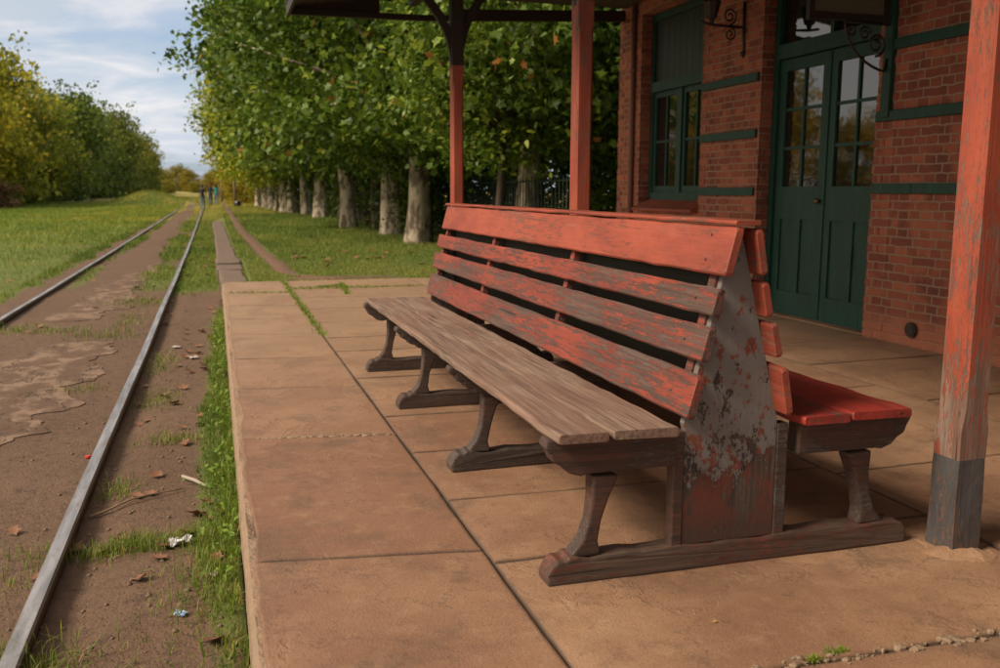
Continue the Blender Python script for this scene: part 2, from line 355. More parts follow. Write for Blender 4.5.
col = b.mix(n1, (.14, .086, .058, 1), (.27, .185, .130, 1)); col = b.mix(b.math('MULTIPLY', b.step(n2, .5, .75), .5), col, (.10, .062, .042, 1))
col = b.mix(b.step(b.noise(b.mapping(c, (1, .7, 1), (3, 3, 0)), 4.5, 7, .68), .44, .58), (.105, .060, .039, 1), col)
col = b.mix(ck, (.06, .036, .024, 1), col)
m_patch = b.principled(col, .9, b.bump(b.math('ADD', b.math('MULTIPLY', ck, .6), n2), .7, .012))
b = NB('rail_steel'); c = b.coord(False); n1 = b.noise(b.mapping(c, (1, .08, 1)), 24, 5, .6); n2 = b.noise(c, 30, 5, .7)
col = b.mix(b.step(n1, .3, .7), (.17, .165, .175, 1), (.37, .37, .395, 1)); col = b.mix(b.math('MULTIPLY', b.step(b.noise(b.mapping(c, (1, .25, 1)), 12, 6, .7), .52, .66), .55), col, (.15, .10, .075, 1)); col = b.mix(b.math('MULTIPLY', b.step(n2, .58, .72), .5), col, (.16, .09, .06, 1))
nz = b.n('ShaderNodeSeparateXYZ', None, {0: b.n('ShaderNodeNewGeometry').outputs['Normal']}).outputs[2]
col = b.mix(b.step(nz, .3, .8), (.085, .045, .03, 1), col)
m_rail = b.principled(col, .42, b.bump(n2, .2, .003), {'Metallic': .35})

def leaf_mat(name, dark, mid, light, dry=(.30, .14, .04), drya=.03, trans=.35, rough=.45):
    b = NB(name); a = b.n('ShaderNodeAttribute', {'attribute_name': 'lc'}).outputs['Fac']
    oi = b.n('ShaderNodeObjectInfo')
    rp = b.n('ShaderNodeValToRGB', None, {0: a}); e = rp.color_ramp.elements
    e[0].position = 0; e[0].color = (*dark, 1); e[1].position = 1; e[1].color = (*dry, 1)
    x = e.new(.5); x.color = (*mid, 1); x = e.new(.9 - drya); x.color = (*light, 1); x = e.new(.985 - drya); x.color = (*light, 1)
    colr = b.mix(1.0, rp.outputs[0], oi.outputs['Color'], 'MULTIPLY')
    bs = b.n('ShaderNodeBsdfPrincipled', None, {'Base Color': colr, 'Roughness': rough, 'Specular IOR Level': .35})
    tr = b.n('ShaderNodeBsdfTranslucent', None, {'Color': b.mix(.5, colr, (.35, .45, .05, 1), 'MIX') if False else colr})
    ms = b.n('ShaderNodeMixShader', None, {0: trans, 1: bs.outputs[0], 2: tr.outputs[0]})
    b.t.links.new(ms.outputs[0], b.out.inputs[0]); return b.m
m_leaf = leaf_mat('plane_leaves', (.026, .056, .008), (.105, .175, .020), (.31, .35, .04))
m_leaf2 = leaf_mat('wood_leaves', (.05, .070, .014), (.19, .195, .03), (.46, .36, .055), (.42, .22, .05), .03, .5)
m_grass = leaf_mat('grass_blades', (.075, .125, .020), (.155, .225, .03), (.28, .28, .06), (.36, .26, .12), .08, .3, .55)
m_dryleaf = simple('dry_leaf', (.25, .115, .06), (.14, .062, .035), 25, .7, .4, 90, .002)
b = NB('plane_bark'); c = b.coord(); cb = b.mapping(c, (1, 1, .45)); n1 = b.noise(cb, 5, 5, .6); n2 = b.noise(cb, 22, 6, .7)
col = b.mix(b.step(n1, .42, .56), (.15, .115, .085, 1), (.50, .43, .33, 1)); col = b.mix(b.math('MULTIPLY', b.step(n2, .5, .7), .7), col, (.12, .09, .065, 1))
m_bark = b.principled(col, .9, b.bump(b.math('ADD', n1, n2), .8, .03))
m_barkd = simple('dark_bark', (.05, .035, .025), (.09, .065, .045), 6, .9, .8, 25, .02)
m_wood = simple('grey_post_wood', (.22, .16, .11), (.14, .10, .07), 6, .85, .5, 30, .01)

# ------------------------------------------------------------------ ground
KX = lambda y: -.65 - .0042 * np.where(np.asarray(y, float) > 32, np.asarray(y, float) - 24, np.clip(np.asarray(y, float) - 16, 0, None) ** 2 / 32.)     # right rail
PATH_Y = np.array([13.0, 13.9, 14.5, 15, 19, 30, 58, 80]); PATH_X = np.array([1.6, 1.35, 1.1, 1.0, .92, .74, .78, .7])
def gz(x, y):
    x = np.asarray(x, float); y = np.asarray(y, float)
    n = (fbm(x * 1.3, y * 1.3, 3) - .5) * .035 + (fbm(x * 5, y * 5, 9) - .5) * .014
    left = -.215 + n
    left = left + .03 * np.exp(-((x + 1.45) / .5) ** 2) * (fbm(x, y, 5))
    left = left - .02 * np.exp(-((x - KX(y) - .1) / .09) ** 2)
    right = -.035 + n * .8 + .05 * ss(2.5, 4.5, x)
    wblend = .06 + np.clip(y - 36, 0, 40) * .03
    k = ss(.16 - wblend, .16 + wblend, x)
    z = left * (1 - k) + right * k
    z = np.where((x > .05) & (x < .46) & (y > 13.0) & (y < 18), np.minimum(z, -.075), z)
    under = (x > .1) & (y < 13.0)
    z = np.where(under, -.4, z)
    far = ss(60, 140, y)
    z = z + far * (.25 + 1.3 * np.exp(-((x + 5.5) / 3.2) ** 2 - ((y - 92) / 9) ** 2) * (1 - ss(100, 130, y)))
    z = z + .9 * np.exp(-((x + 5.6) / 2.6) ** 2 - ((y - 88) / 8) ** 2)
    z = z + .6 * ss(120, 260, y) + .5 * ss(8, 40, -x) * 0
    return z
def gmask(x, y):
    x = np.asarray(x, float); y = np.asarray(y, float)
    n = fbm(x * 1.1, y * .55, 21); n2 = fbm(x * 3.3, y * 1.8, 31)
    xc = np.interp(y, PATH_Y, PATH_X); dpath = np.abs(x - xc) + .14 * (n2 - .5)
    lawn = np.maximum(ss(.10, .24, dpath), 1 - ss(13, 13.5, y) * 0) * 1.0
    lawn = ss(.10, .22, dpath)
    worn = ss(.6, 1.25, np.hypot((x - 1.75) / 1.0, (y - 13.55) / .55) + .5 * (n2 - .5))
    lawn = np.minimum(lawn, worn)
    xr = KX(y)
    strip = .10 + .9 * (n - .42) + (.50 + .7 * (n2 - .42)) * ss(-.22, -.02, x) * (1 - ss(9.5, 11.0, y)) + .55 * ss(13, 15.5, y)
    strip = strip - .30 * (1 - ss(3.3, 4.0, y)) + .35 * np.exp(-((x + .38) / .25) ** 2 - ((y - 3.95) / .13) ** 2)
    inside = .02 + .8 * (n - .45) + ss(12.5, 16, y) * (.62 * np.exp(-((x - xr + .28) / .3) ** 2) + .5 * np.exp(-((x - xr + 1.45) / .2) ** 2))
    lft = -.12 + .5 * (n - .4) + ss(11.8, 14.5, y - (x + 2.8) * .5) * ss(2.35, 2.9, -x + .5 * (n2 - .5)) * 1.1
    far = ss(55, 75, y)
    inside = inside + far * .35; strip = strip + far * .2
    v = np.where(x > .12, lawn, np.where(x > xr, strip, np.where(x > xr - 1.63, inside, lft)))
    v = np.where((y > 52) & (x > xr) & (x < .6), np.maximum(v, .45 + .5 * n), v)
    v = np.where((y > 85) & (x > xr - 1.63) & (x < .4), .35 + n * .6, v)
    return np.clip(v, 0, 1)
def axis_steps(segs):
    o = []
    for a, b_, st in segs: o += list(np.arange(a, b_, st))
    return np.array(o + [segs[-1][1]])
gx = axis_steps([(-900, -100, 100), (-100, -30, 10), (-30, -8, 1.2), (-8, -3.5, .3), (-3.5, .9, .06), (.9, 6, .2), (6, 20, 1.4), (20, 100, 10), (100, 900, 100)])
gy = axis_steps([(-60, -4, 8), (-4, 1.5, .5), (1.5, 9, .07), (9, 20, .14), (20, 45, .4), (45, 110, 1.6), (110, 300, 10), (300, 1800, 150)])
GX, GY = np.meshgrid(gx, gy); X = GX.ravel(); Y = GY.ravel()
V = np.stack([X, Y, gz(X, Y)], 1); nx, ny = len(gx), len(gy)
I = np.arange(nx * ny).reshape(ny, nx)
F = np.stack([I[:-1, :-1], I[:-1, 1:], I[1:, 1:], I[1:, :-1]], -1).reshape(-1, 4)
tag(np_obj('ground', V, F, m_ground, {'g': gmask(X, Y)}, smooth=True), kind='structure')

# concrete remnants between the rails
def ragged_sheet(name, poly, top, thick, seed):
    pts = []
    n = len(poly)
    for i in range(n):
        a, c = Vector((*poly[i], 0)), Vector((*poly[(i + 1) % n], 0)); L = (c - a).length; k = max(2, int(L / .04))
        for j in range(k):
            p = a.lerp(c, j / k); q = wob(p, .13, 2.3, seed); q = wob(q, .06, 8, seed); q = wob(q, .03, 21, seed); pts.append((q.x, q.y))
    bm = bmesh.new(); vs = [bm.verts.new((x, y, float(gz(x, y)) + top)) for x, y in pts]
    f = bm.faces.new(vs)
    if f.normal.z < 0: f.normal_flip()
    r = bmesh.ops.extrude_face_region(bm, geom=[f])
    for v in r['geom']:
        if isinstance(v, bmesh.types.BMVert): v.co.z -= thick
    bmesh.ops.recalc_face_normals(bm, faces=bm.faces)
    bmesh.ops.triangulate(bm, faces=[q for q in bm.faces if len(q.verts) > 4])
    me = bpy.data.meshes.new(name); bm.to_mesh(me); bm.free(); me.materials.append(m_patch)
    o = bpy.data.objects.new(name, me); COL.objects.link(o); tag(o, kind='structure'); return o
ragged_sheet('concrete_patch', [(-1.84, 11.2), (-1.85, 12.2), (-1.65, 12.89), (-1.69, 15.46), (-1.37, 17.83), (-1.05, 20.84), (-.98, 17.28), (-1.2, 15.33), (-1.1, 12.96), (-1.07, 12.09), (-1.36, 12.07), (-1.3, 11.14), (-1.53, 11.03)], .006, .08, 1.)
ragged_sheet('concrete_patch', [(-1.85, 8.1), (-1.65, 9.12), (-1.46, 9.53), (-1.08, 9.54), (-.93, 8.8), (-1.1, 8.34), (-.93, 7.84), (-1.15, 7.39), (-.98, 6.82), (-1.19, 6.43), (-1.04, 6.0), (-1.19, 5.81), (-1.3, 5.2), (-1.8, 5.4)], .006, .08, 5.)
ragged_sheet('concrete_patch', [(-1.6, 4.6), (-1.2, 4.9), (-1.0, 4.5), (-1.25, 4.2)], .004, .08, 9.)

# rails
def rail(off, label):
    mb = MB(); ys = axis_steps([(-3, 12, .25), (12, 40, 1), (40, 150, 4)])
    prof = rrect(-.034, .034, -.045, 0, .012); prof = prof[:6] + prof[6:]
    web = [(-.02, -.16), (.02, -.16)]
    rings = []
    for y in ys:
        x = float(KX(y)) + off + .004 * math.sin(y * .9)
        z = -.152 + .004 * mnoise.noise(Vector((y * .5, off, 0))) + float(ss(60, 140, y)) * .25
        rings.append([(x + a, y, z + c_) for a, c_ in [(-.030, -.045), (-.02, -.055), (-.02, -.13), (.02, -.13), (.02, -.055), (.030, -.045), (.032, -.010), (.025, 0), (-.025, 0), (-.032, -.010)]])
    mb.loft(rings)
    o = mb.build('rail', m_rail); tag(o, label, 'rail', 'rails of the railway track'); return o
rail(0, 'grey steel rail of the track nearest the platform edge')
rail(-1.63, 'grey steel rail running along the far grassy side of the track')

# ------------------------------------------------------------------ platform
pb = MB()
# kerb wall body below the slabs, rough lip
rings = []
for y in np.arange(-4, 13.2, .06):
    j = lambda s: mnoise.noise(Vector((y * 3, s, 0))) * .008 + mnoise.noise(Vector((y * 11, s, 4))) * .006
    j2 = mnoise.noise(Vector((y * 1.3, 9, 0))) * .012
    rings.append([(.050 + j(1), y, -.42), (.050 + j(2), y, -.2), (.046 + j(3), y, -.10), (.050 + j(4), y, -.045 + j(5)), (.066 + j(6), y, -.022 + j(7)), (.10, y, -.022 + j(8) * 1.5 + j2), (.16, y, -.018 + j(9)), (.30, y, -.018), (.30, y, -.42)])
pb.loft([r[::-1] for r in rings])
pb.sm = [False] * len(pb.f); o = pb.build('platform', m_conc); tag(o, kind='structure')
mb = MB(); mb.box(.3, 5.9, -4, 13.1, -.42, -.011); tag(mb.build('platform_bed', simple('joint_dirt', (.035, .024, .017), (.06, .04, .027), 9, .95)), kind='structure')
# slabs
SV, SF, ST, SJ = [], [], [], []
def slab(x0, x1, yl0, yl1, yr0, yr1, seed, edge=False, tone=None, dz=0.0):
    """one paving slab as a fine grid with worn, dipping borders"""
    nxs = max(6, int((x1 - x0) / .05)); L = max(yl1 - yl0, .2); nys = max(6, int(L / .05)); o = len(SV); r = random.Random(seed)
    tilt = (r.uniform(-.0015, .0015), r.uniform(-.0015, .0015)); base = r.uniform(-.0012, .0012) + dz; tn = r.random() ** 1.3 if tone is None else tone
    ax, ay = .0015 / (x1 - x0), .0015 / L; us = np.concatenate([[0, ax, ax * 5, ax * 12], np.linspace(.05, .95, nxs), [1 - ax * 12, 1 - ax * 5, 1 - ax, 1]]); vs_ = np.concatenate([[0, ay, ay * 5, ay * 12], np.linspace(.04, .96, nys), [1 - ay * 12, 1 - ay * 5, 1 - ay, 1]])
    for v in vs_:
        for u in us:
            xa = x0 + (x1 - x0) * u; ya = (yl0 + (yl1 - yl0) * v) * (1 - u) + (yr0 + (yr1 - yr0) * v) * u
            p = Vector((xa * 6, ya * 6, seed)); q = p * 4
            gap = .004
            e = min(u * (x1 - x0), (1 - u) * (x1 - x0), v * L, (1 - v) * L)
            k = max(0, 1 - e / .05)
            xa += (mnoise.noise(p * .5) * .005 + mnoise.noise(q) * .003) * k; ya += (mnoise.noise(p + Vector((9, 9, 9))) * .005 + mnoise.noise(q + Vector((9, 9, 9))) * .003) * k
            if edge:
                ke = max(0, 1 - u * (x1 - x0) / .10); xa += ke * (.020 + .030 * max(0, mnoise.noise(Vector((ya * 1.6, 4, 3))) + .15) + .010 * mnoise.noise(Vector((ya * 7, seed, 1))) + .006 * mnoise.noise(Vector((ya * 23, seed, 1))))
            xa += gap * .7 * (1 if u < .5 else -1) * (1 if min(u, 1 - u) * (x1 - x0) < .03 else 0); ya += gap * (1 if v < .5 else -1) * (1 if min(v, 1 - v) * L < .03 else 0)
            z = base + tilt[0] * (u - .5) * 2 + tilt[1] * (v - .5) * 2 + mnoise.noise(Vector((xa * 2.2, ya * 2.2, seed))) * .0035 + mnoise.noise(q * .6) * .0015
            z -= .005 * max(0, 1 - e / .012) ** 2
            if e < 1e-4: z -= .018
            SV.append((xa, ya, z)); ST.append(tn); SJ.append(max(0, 1 - e / .012) if not (edge and u * (x1 - x0) < .02) else .25)
    w_ = len(us)
    for j in range(len(vs_) - 1):
        for i in range(w_ - 1):
            a = o + j * w_ + i; SF.append((a, a + 1, a + w_ + 1, a + w_))
J1 = [-3.0, -.6, 1.42, 3.10, 4.74, 5.98, 7.07, 8.3, 9.3, 10.4, 11.7, 13.12]
for i in range(len(J1) - 1):
    sk = .12 if J1[i] > 2 else .1; sk2 = .12 if i + 1 < len(J1) - 1 else 0.0
    slab(.055, .855, J1[i], J1[i + 1], J1[i] - sk * (J1[i] < 13), J1[i + 1] - sk2, i + 1, True, [.3, .3, .62, .95, .55, .45, .3, .25, .2, .15, .1, .1][i])
J2 = [-3, -.5, 1.0, 1.985, 2.86, 3.53, 4.25, 5.0, 6.1, 7.2, 7.9, 8.85, 9.9, 11.0, 12.1, 13.12]
for i in range(len(J2) - 1): slab(.857, 2.62, J2[i], J2[i + 1], J2[i] - .03, J2[i + 1] - .03 * (i < len(J2) - 2), 40 + i, False, None if J2[i] > 3.6 else [.1, .2, .18, .12, .35, .3, .3][i])
J3 = [-3, -1, .9, 2.0, 3.4, 4.9, 6.15, 7.3, 8.5, 9.7, 10.9, 12, 13.12]
for i in range(len(J3) - 1): slab(2.625, 4.1, J3[i], J3[i + 1], J3[i] + .05 * (i > 0), J3[i + 1] + .05 * (i < len(J3) - 2), 70 + i)
J4 = [-3, -.5, 1.6, 3.2, 4.5, 5.7, 6.55, 7.8, 9, 10.2, 11.5, 13.12]
for i in range(len(J4) - 1): slab(4.105, 5.86, J4[i], J4[i + 1], J4[i] + .1 * (i > 0), J4[i + 1] + .1 * (i < len(J4) - 2), 90 + i)
tag(np_obj('pavement', np.array(SV), np.array(SF), m_slab, {'tone': np.array(ST), 'joint': np.array(SJ)}, smooth=True), kind='structure')
# broken strip where the large slab has cracked at the front
mb = MB(); r = random.Random(4)
for i in range(110):
    x = 1.15 + r.random() ** .8 * 1.1; y = 1.985 - (x - 1.2) * .03 + r.gauss(0, .016); s_ = .0025 + .014 * r.random() ** 4; an = r.uniform(0, 6.28)
    ring = []
    jit = [r.uniform(.6, 1.3) for _ in range(6)]
    for kz, sc in ((-.004, 1), (.35 * s_, 1.0), (.6 * s_, .5)):
        ring.append([(x + math.cos(t + an) * s_ * sc * 1.5 * jit[q], y + math.sin(t + an) * s_ * sc * jit[q], kz) for q, t in enumerate([k * math.pi / 3 for k in range(6)])])
    mb.loft(ring)
for i in range(90):
    x = .12 + r.random() * .72; y = 4.735 - .12 * (x - .06) / .8 + r.gauss(0, .008); s_ = .004 + .011 * r.random() ** 3; jit = [r.uniform(.6, 1.3) for _ in range(6)]
    mb.loft([[(x + math.cos(t) * s_ * sc * 1.7 * jit[q], y + math.sin(t) * s_ * sc * jit[q], kz) for q, t in enumerate([k * math.pi / 3 for k in range(6)])] for kz, sc in ((-.008, 1), (.15 * s_, 1.0), (.35 * s_, .5))])
tag(mb.build('rubble', m_conc), kind='stuff', label='crumbled mortar bits in the cracked slab joints')

# kerb stones running on past the platform end
mb = MB(); r = random.Random(8)
ks = [(13.14, 14.0, .04, .40, .0), (14.03, 15.55, .02, .38, -.028), (15.6, 16.6, -.01, .41, -.02), (16.75, 17.8, -.02, .40, .0), (17.85, 21, .0, .36, .0), (21.04, 24.3, -.02, .34, -.01), (24.35, 28, -.03, .33, -.01), (28.05, 33, -.06, .30, -.01), (33.05, 39.5, -.10, .25, -.02)]
for y0, y1, x0, x1, dz in ks:
    beam(mb, rrect(x0, x1, -.42, dz - .005, .03), y0, y1, 'y', .2, .016, y0, .02)
tag(mb.build('kerb', m_kerb), kind='structure')

# dirt footpath on the lawn (a thin worn sheet)
PV, PF = [], []; ys = axis_steps([(13.2, 20, .12), (20, 60, .5)])
for i, y in enumerate(ys):
    xc = float(np.interp(y, PATH_Y, PATH_X)); hw_ = .10 + .06 * mnoise.noise(Vector((y * 1.3, 0, 0))) + .35 * max(0, 1 - abs(y - 13.6) / .8)
    for k in range(7):
        u = (k - 3) / 3; x = xc + u * hw_ + .03 * mnoise.noise(Vector((y * 4, k, 2)))
        PV.append((x, y, float(gz(x, y)) + .006 - .008 * abs(u) ** 3))
    if i:
        for k in range(6): a = (i - 1) * 7 + k; PF.append((a, a + 1, a + 8, a + 7))
m_path = simple('trodden_earth', (.19, .105, .068), (.11, .062, .042), 6, .95, .7, 30, .012)
tag(np_obj('path', np.array(PV), np.array(PF), m_path, smooth=True), kind='structure')

# ------------------------------------------------------------------ bench
CX = 1.61
bench = empty('double_bench', (CX, 4.5, 0)); tag(bench, 'long back-to-back station bench with flaking red slats on the platform', 'bench')
class BP:  # build parts in bench local coordinates
    pass
def bpart(mb, name, m, label=None):
    mb.v = [(x - CX, y - 4.5, z) for x, y, z in mb.v]
    o = mb.build(name, m, bench)
    if label: o['label'] = label
    return o
def hw(z): return .208 - (z - .53) * (.158 / .615)
BY0, BY1 = 2.565, 6.38
for side in (-1, 1):
    zs = [(.535, .675), (.715, .825), (.86, .945), (.988, 1.142)] if side < 0 else [(.525, .685), (.72, .83), (.85, .965), (.992, 1.135)]
    for k, (z0, z1) in enumerate(zs):
        th = .030 if side < 0 else .026; s0, s1 = hw(z0) - .020 * (side > 0), hw(z1) - .012 * (side > 0)
        poly = [(s0, z0), (s1, z1)]; nx_, nz_ = math.cos(.25), math.sin(.25)
        prof = []
        A, B = Vector((s0, z0)), Vector((s1, z1)); nrm = Vector((-nx_, -nz_)) * th; rr = .006; dAB = (B - A).normalized()
        ni = nrm.normalized()
        for P, sa, sb in ((A, 1, 1), (B, -1, 1)):
            prof.append(P + dAB * rr * sa); 
        outer = [A + ni * rr, A + dAB * rr, B - dAB * rr, B + ni * rr]
        inner = [B + nrm - ni * rr, B + nrm - dAB * rr, A + nrm + dAB * rr, A + nrm - ni * rr]
        pr = [(CX + side * p.x, p.y) for p in outer + inner]
        if side > 0: pr = pr[::-1]
        mb = MB(); yo = (.012 * ((k * 7) % 3) - .008)
        beam(mb, pr[::-1], BY0 + yo * .6, BY1 + yo, 'y', .10, .0045, k * 3.1 + side, .005)
        m = (m_slat_top if k == 3 else m_slat_grey if k in (0, 1) else m_slat) if side < 0 else m_slat_top
        lab = None
        if side < 0: lab = ['lowest track-side back slat, red paint worn to grey wood', 'second back slat from below, mostly bare grey wood', 'third back slat from below, flaking red paint', 'top back slat, wide and orange-red'][k]
        bpart(mb, 'backrest_slat', m, lab)
mb = MB(); mb.box(CX - .005, CX + .005, 2.68, 6.35, .50, 1.12); bpart(mb, 'gap_dark_board', simple('dark_olive_board', (.030, .027, .018), (.018, .016, .012), 6, .8))  # inner board added to darken the gaps between the back slats
mb = MB(); beam(mb, rrect(CX - .058, CX + .035, 1.145, 1.160, .005), BY0 - .004, BY1 + .02, 'y', .1, .003, 3.3, .004); bpart(mb, 'top_rail', m_slat_top, 'narrow red board capping the backrest')
for (x0, x1, z1, m, lab, sd) in ((.972, 1.147, .510, m_seat_worn, 'worn grey-brown front seat board, track side', 1.), (1.157, 1.385, .509, m_seat_worn, 'worn grey-brown rear seat board, track side', 2.), (1.835, 2.015, .512, m_seat_red, 'red painted rear seat board, building side', 3.), (2.022, 2.265, .516, m_seat_red, 'red painted front seat board, building side', 4.)):
    mb = MB(); beam(mb, rrect(x0, x1, z1 - .030, z1, .008), BY0 + (.0 if sd < 3 else -.005 * sd), BY1 - .02, 'y', .09, .006, sd * 4.7, .006); bpart(mb, 'seat_board', m, lab)
FY = [2.665, 3.93, 5.18, 6.33]
for i, y in enumerate(FY):
    mf = m_frame if i == 0 else m_frame_dark; t = .045
    top = [(2.30 - k * .0625, .083 + .004 * math.sin(k * 1.9 + i)) for k in range(20)]
    mb = MB(); mb.prism([(.968, .0), (2.335, .0), (2.345, .020), (2.338, .052), (2.322, .074)] + top + [(1.085, .086), (1.066, .093), (1.040, .094), (1.026, .080), (1.000, .083), (.978, .062), (.963, .028)], y - t, y + t, bev=.009)
    mb.v = [tuple(wob(p, .006, 7, i * 2.2)) for p in mb.v]
    bpart(mb, 'foot_beam', m_beam if i == 0 else mf)
    for s in (-1, 1):
        X_ = lambda v: CX + s * (CX - v)* -1 if s > 0 else v
        fx = (lambda v: v) if s < 0 else (lambda v: 2 * 1.645 - v)
        lp = [(1.04, .082), (1.152, .082), (1.142, .13), (1.153, .20), (1.176, .27), (1.210, .345), (1.115, .352), (1.118, .28), (1.108, .20), (1.085, .135)]
        mb = MB(); pr = [(fx(a), c_) for a, c_ in lp]; mb.prism(pr, y - .032, y + .032, bev=.008); mb.v = [tuple(wob(p, .005, 11, i + s)) for p in mb.v]; bpart(mb, 'leg', mf)
        if i in (0, 3):
            bp = [(.962, .478), (.955, .455), (.972, .432), (.985, .405), (1.01, .392), (1.035, .368), (1.075, .355), (1.10, .360), (1.415, .360), (1.415, .478)]
        else:
            bp = [(.962, .478), (.955, .458), (.972, .440), (.985, .442), (.990, .415), (1.01, .405), (1.022, .41), (1.03, .385), (1.055, .372), (1.068, .378), (1.08, .355), (1.16, .335), (1.23, .352), (1.415, .375), (1.415, .478)]
        mb = MB(); mb.prism([(fx(a), c_) for a, c_ in bp], y - .036, y + .036, bev=.007); mb.v = [tuple(wob(p, .004, 9, i * 3 + s)) for p in mb.v]; bpart(mb, 'seat_bracket', mf)
        # upright carrying the slats
        mb = MB(); z0_, z1_ = .545, 1.13
        pr = [(CX + s * (hw(z0_) - .034), z0_), (CX + s * (hw(z1_) - .034), z1_), (CX + s * (hw(z1_) - .062), z1_), (CX + s * (hw(z0_) - .075), z0_)]
        mb.prism(pr, y - .022 + .02 * (i == 0), y + .022 + .02 * (i == 0), bev=.003); bpart(mb, 'back_stile', m_slat)
for i, y in ((0, 2.635), (3, 6.36)):
    zt, zb = 1.135, .083
    mid = [(CX - .008, zt), (CX - hw(.53) + .033, .50), (CX - .168, .47), (CX - .168, zb), (CX + .178, zb), (CX + .178, .47), (CX + hw(.53) - .033, .50), (CX + .008, zt)]
    mb = MB(); mb.prism(mid[::-1], y, y + .026, bev=.002); bpart(mb, 'end_panel', m_panel, 'tapering near end panel with flaking grey and red paint' if i == 0 else 'tapering far end panel')
    for a0, a1 in ((1.402, 1.440), (1.790, 1.832)):
        mb = MB(); beam(mb, rrect(a0, a1, y - .004, y + .045, .004), zb - .003, .475, 'z', .1, .002, a0, .003); bpart(mb, 'corner_batten', m_frame)
for y in FY[1:3]:
    mb = MB(); mb.box(1.45, 1.77, y - .02, y + .02, .083, .47); bpart(mb, 'centre_support', m_frame_dark)
for z in (.60, .77, .905, 1.03, 1.11):
    x = CX - hw(z) - .0005; mb = MB()
    mb.tube([(x + .002, 2.70, z), (x - .0015, 2.70, z - .0004)], .005, 8); bpart(mb, 'nail_head', m_iron)

# ------------------------------------------------------------------ canopy
can = empty('platform_canopy', (2.47, 2.54, 0)); tag(can, 'wooden platform canopy on square red posts beside the brick station', 'canopy')
def cpart(mb, name, m, parent=None, label=None, uv=False):
    px, py = (2.47, 2.54)
    mb.v = [(x - px, y - py, z) for x, y, z in mb.v]; o = mb.build(name, m, parent or can, uv)
    if label: o['label'] = label
    return o
rz_ = lambda x: 3.44 + (x - .95) * .13
mb = MB()
for i in range(30):
    x0 = .97 + i * .147; x1 = x0 + .143
    mb.add([(x0, -5, rz_(x0)), (x1, -5, rz_(x1)), (x1, 11.95, rz_(x1)), (x0, 11.95, rz_(x0)), (x0, -5, rz_(x0) + .03), (x1, -5, rz_(x1) + .03), (x1, 11.95, rz_(x1) + .03), (x0, 11.95, rz_(x0) + .03)], [(0, 3, 2, 1), (4, 5, 6, 7), (0, 1, 5, 4), (1, 2, 6, 5), (2, 3, 7, 6), (3, 0, 4, 7)])
cpart(mb, 'roof', m_dark)
mb = MB(); mb.prism([(.92, rz_(.92) + .075), (5.40, rz_(5.40) + .075), (5.40, rz_(5.4) + .036), (.92, rz_(.92) + .036)], -5.05, 12.0, bev=0); cpart(mb, 'roof_sheet', m_dark)
mb = MB(); mb.box(.93, .965, -5.02, 11.98, 3.335, 3.52); cpart(mb, 'fascia', m_dark)
mb = MB(); mb.prism([(.97, 3.345), (2.6, 3.36), (2.6, 3.43), (.97, 3.415)], 11.86, 11.93, bev=0); mb.prism([(2.603, 3.36), (5.375, 3.50), (5.375, 3.64), (3.1, 3.525), (3.1, 3.455), (2.603, 3.43)], 11.86, 11.93, bev=0); cpart(mb, 'end_beam', m_dark)
mb = MB(); mb.prism([(.97, 3.418), (2.06, 3.424), (2.06, rz_(2.06) - .004), (.97, rz_(.97) - .004)], 11.88, 11.91, bev=0); cpart(mb, 'gable_board', m_dark)
mb = MB()
for i in range(14):
    x0 = 3.12 + i * .161; mb.box(x0, x0 + .157, 9.9, 11.85, 3.66, 3.68)
cpart(mb, 'ceiling_boards', m_soffit)
mb = MB(); mb.box(2.42, 2.52, -4.9, 11.84, rz_(2.42) - .11, rz_(2.42) - .002); cpart(mb, 'plate_beam', m_dark)
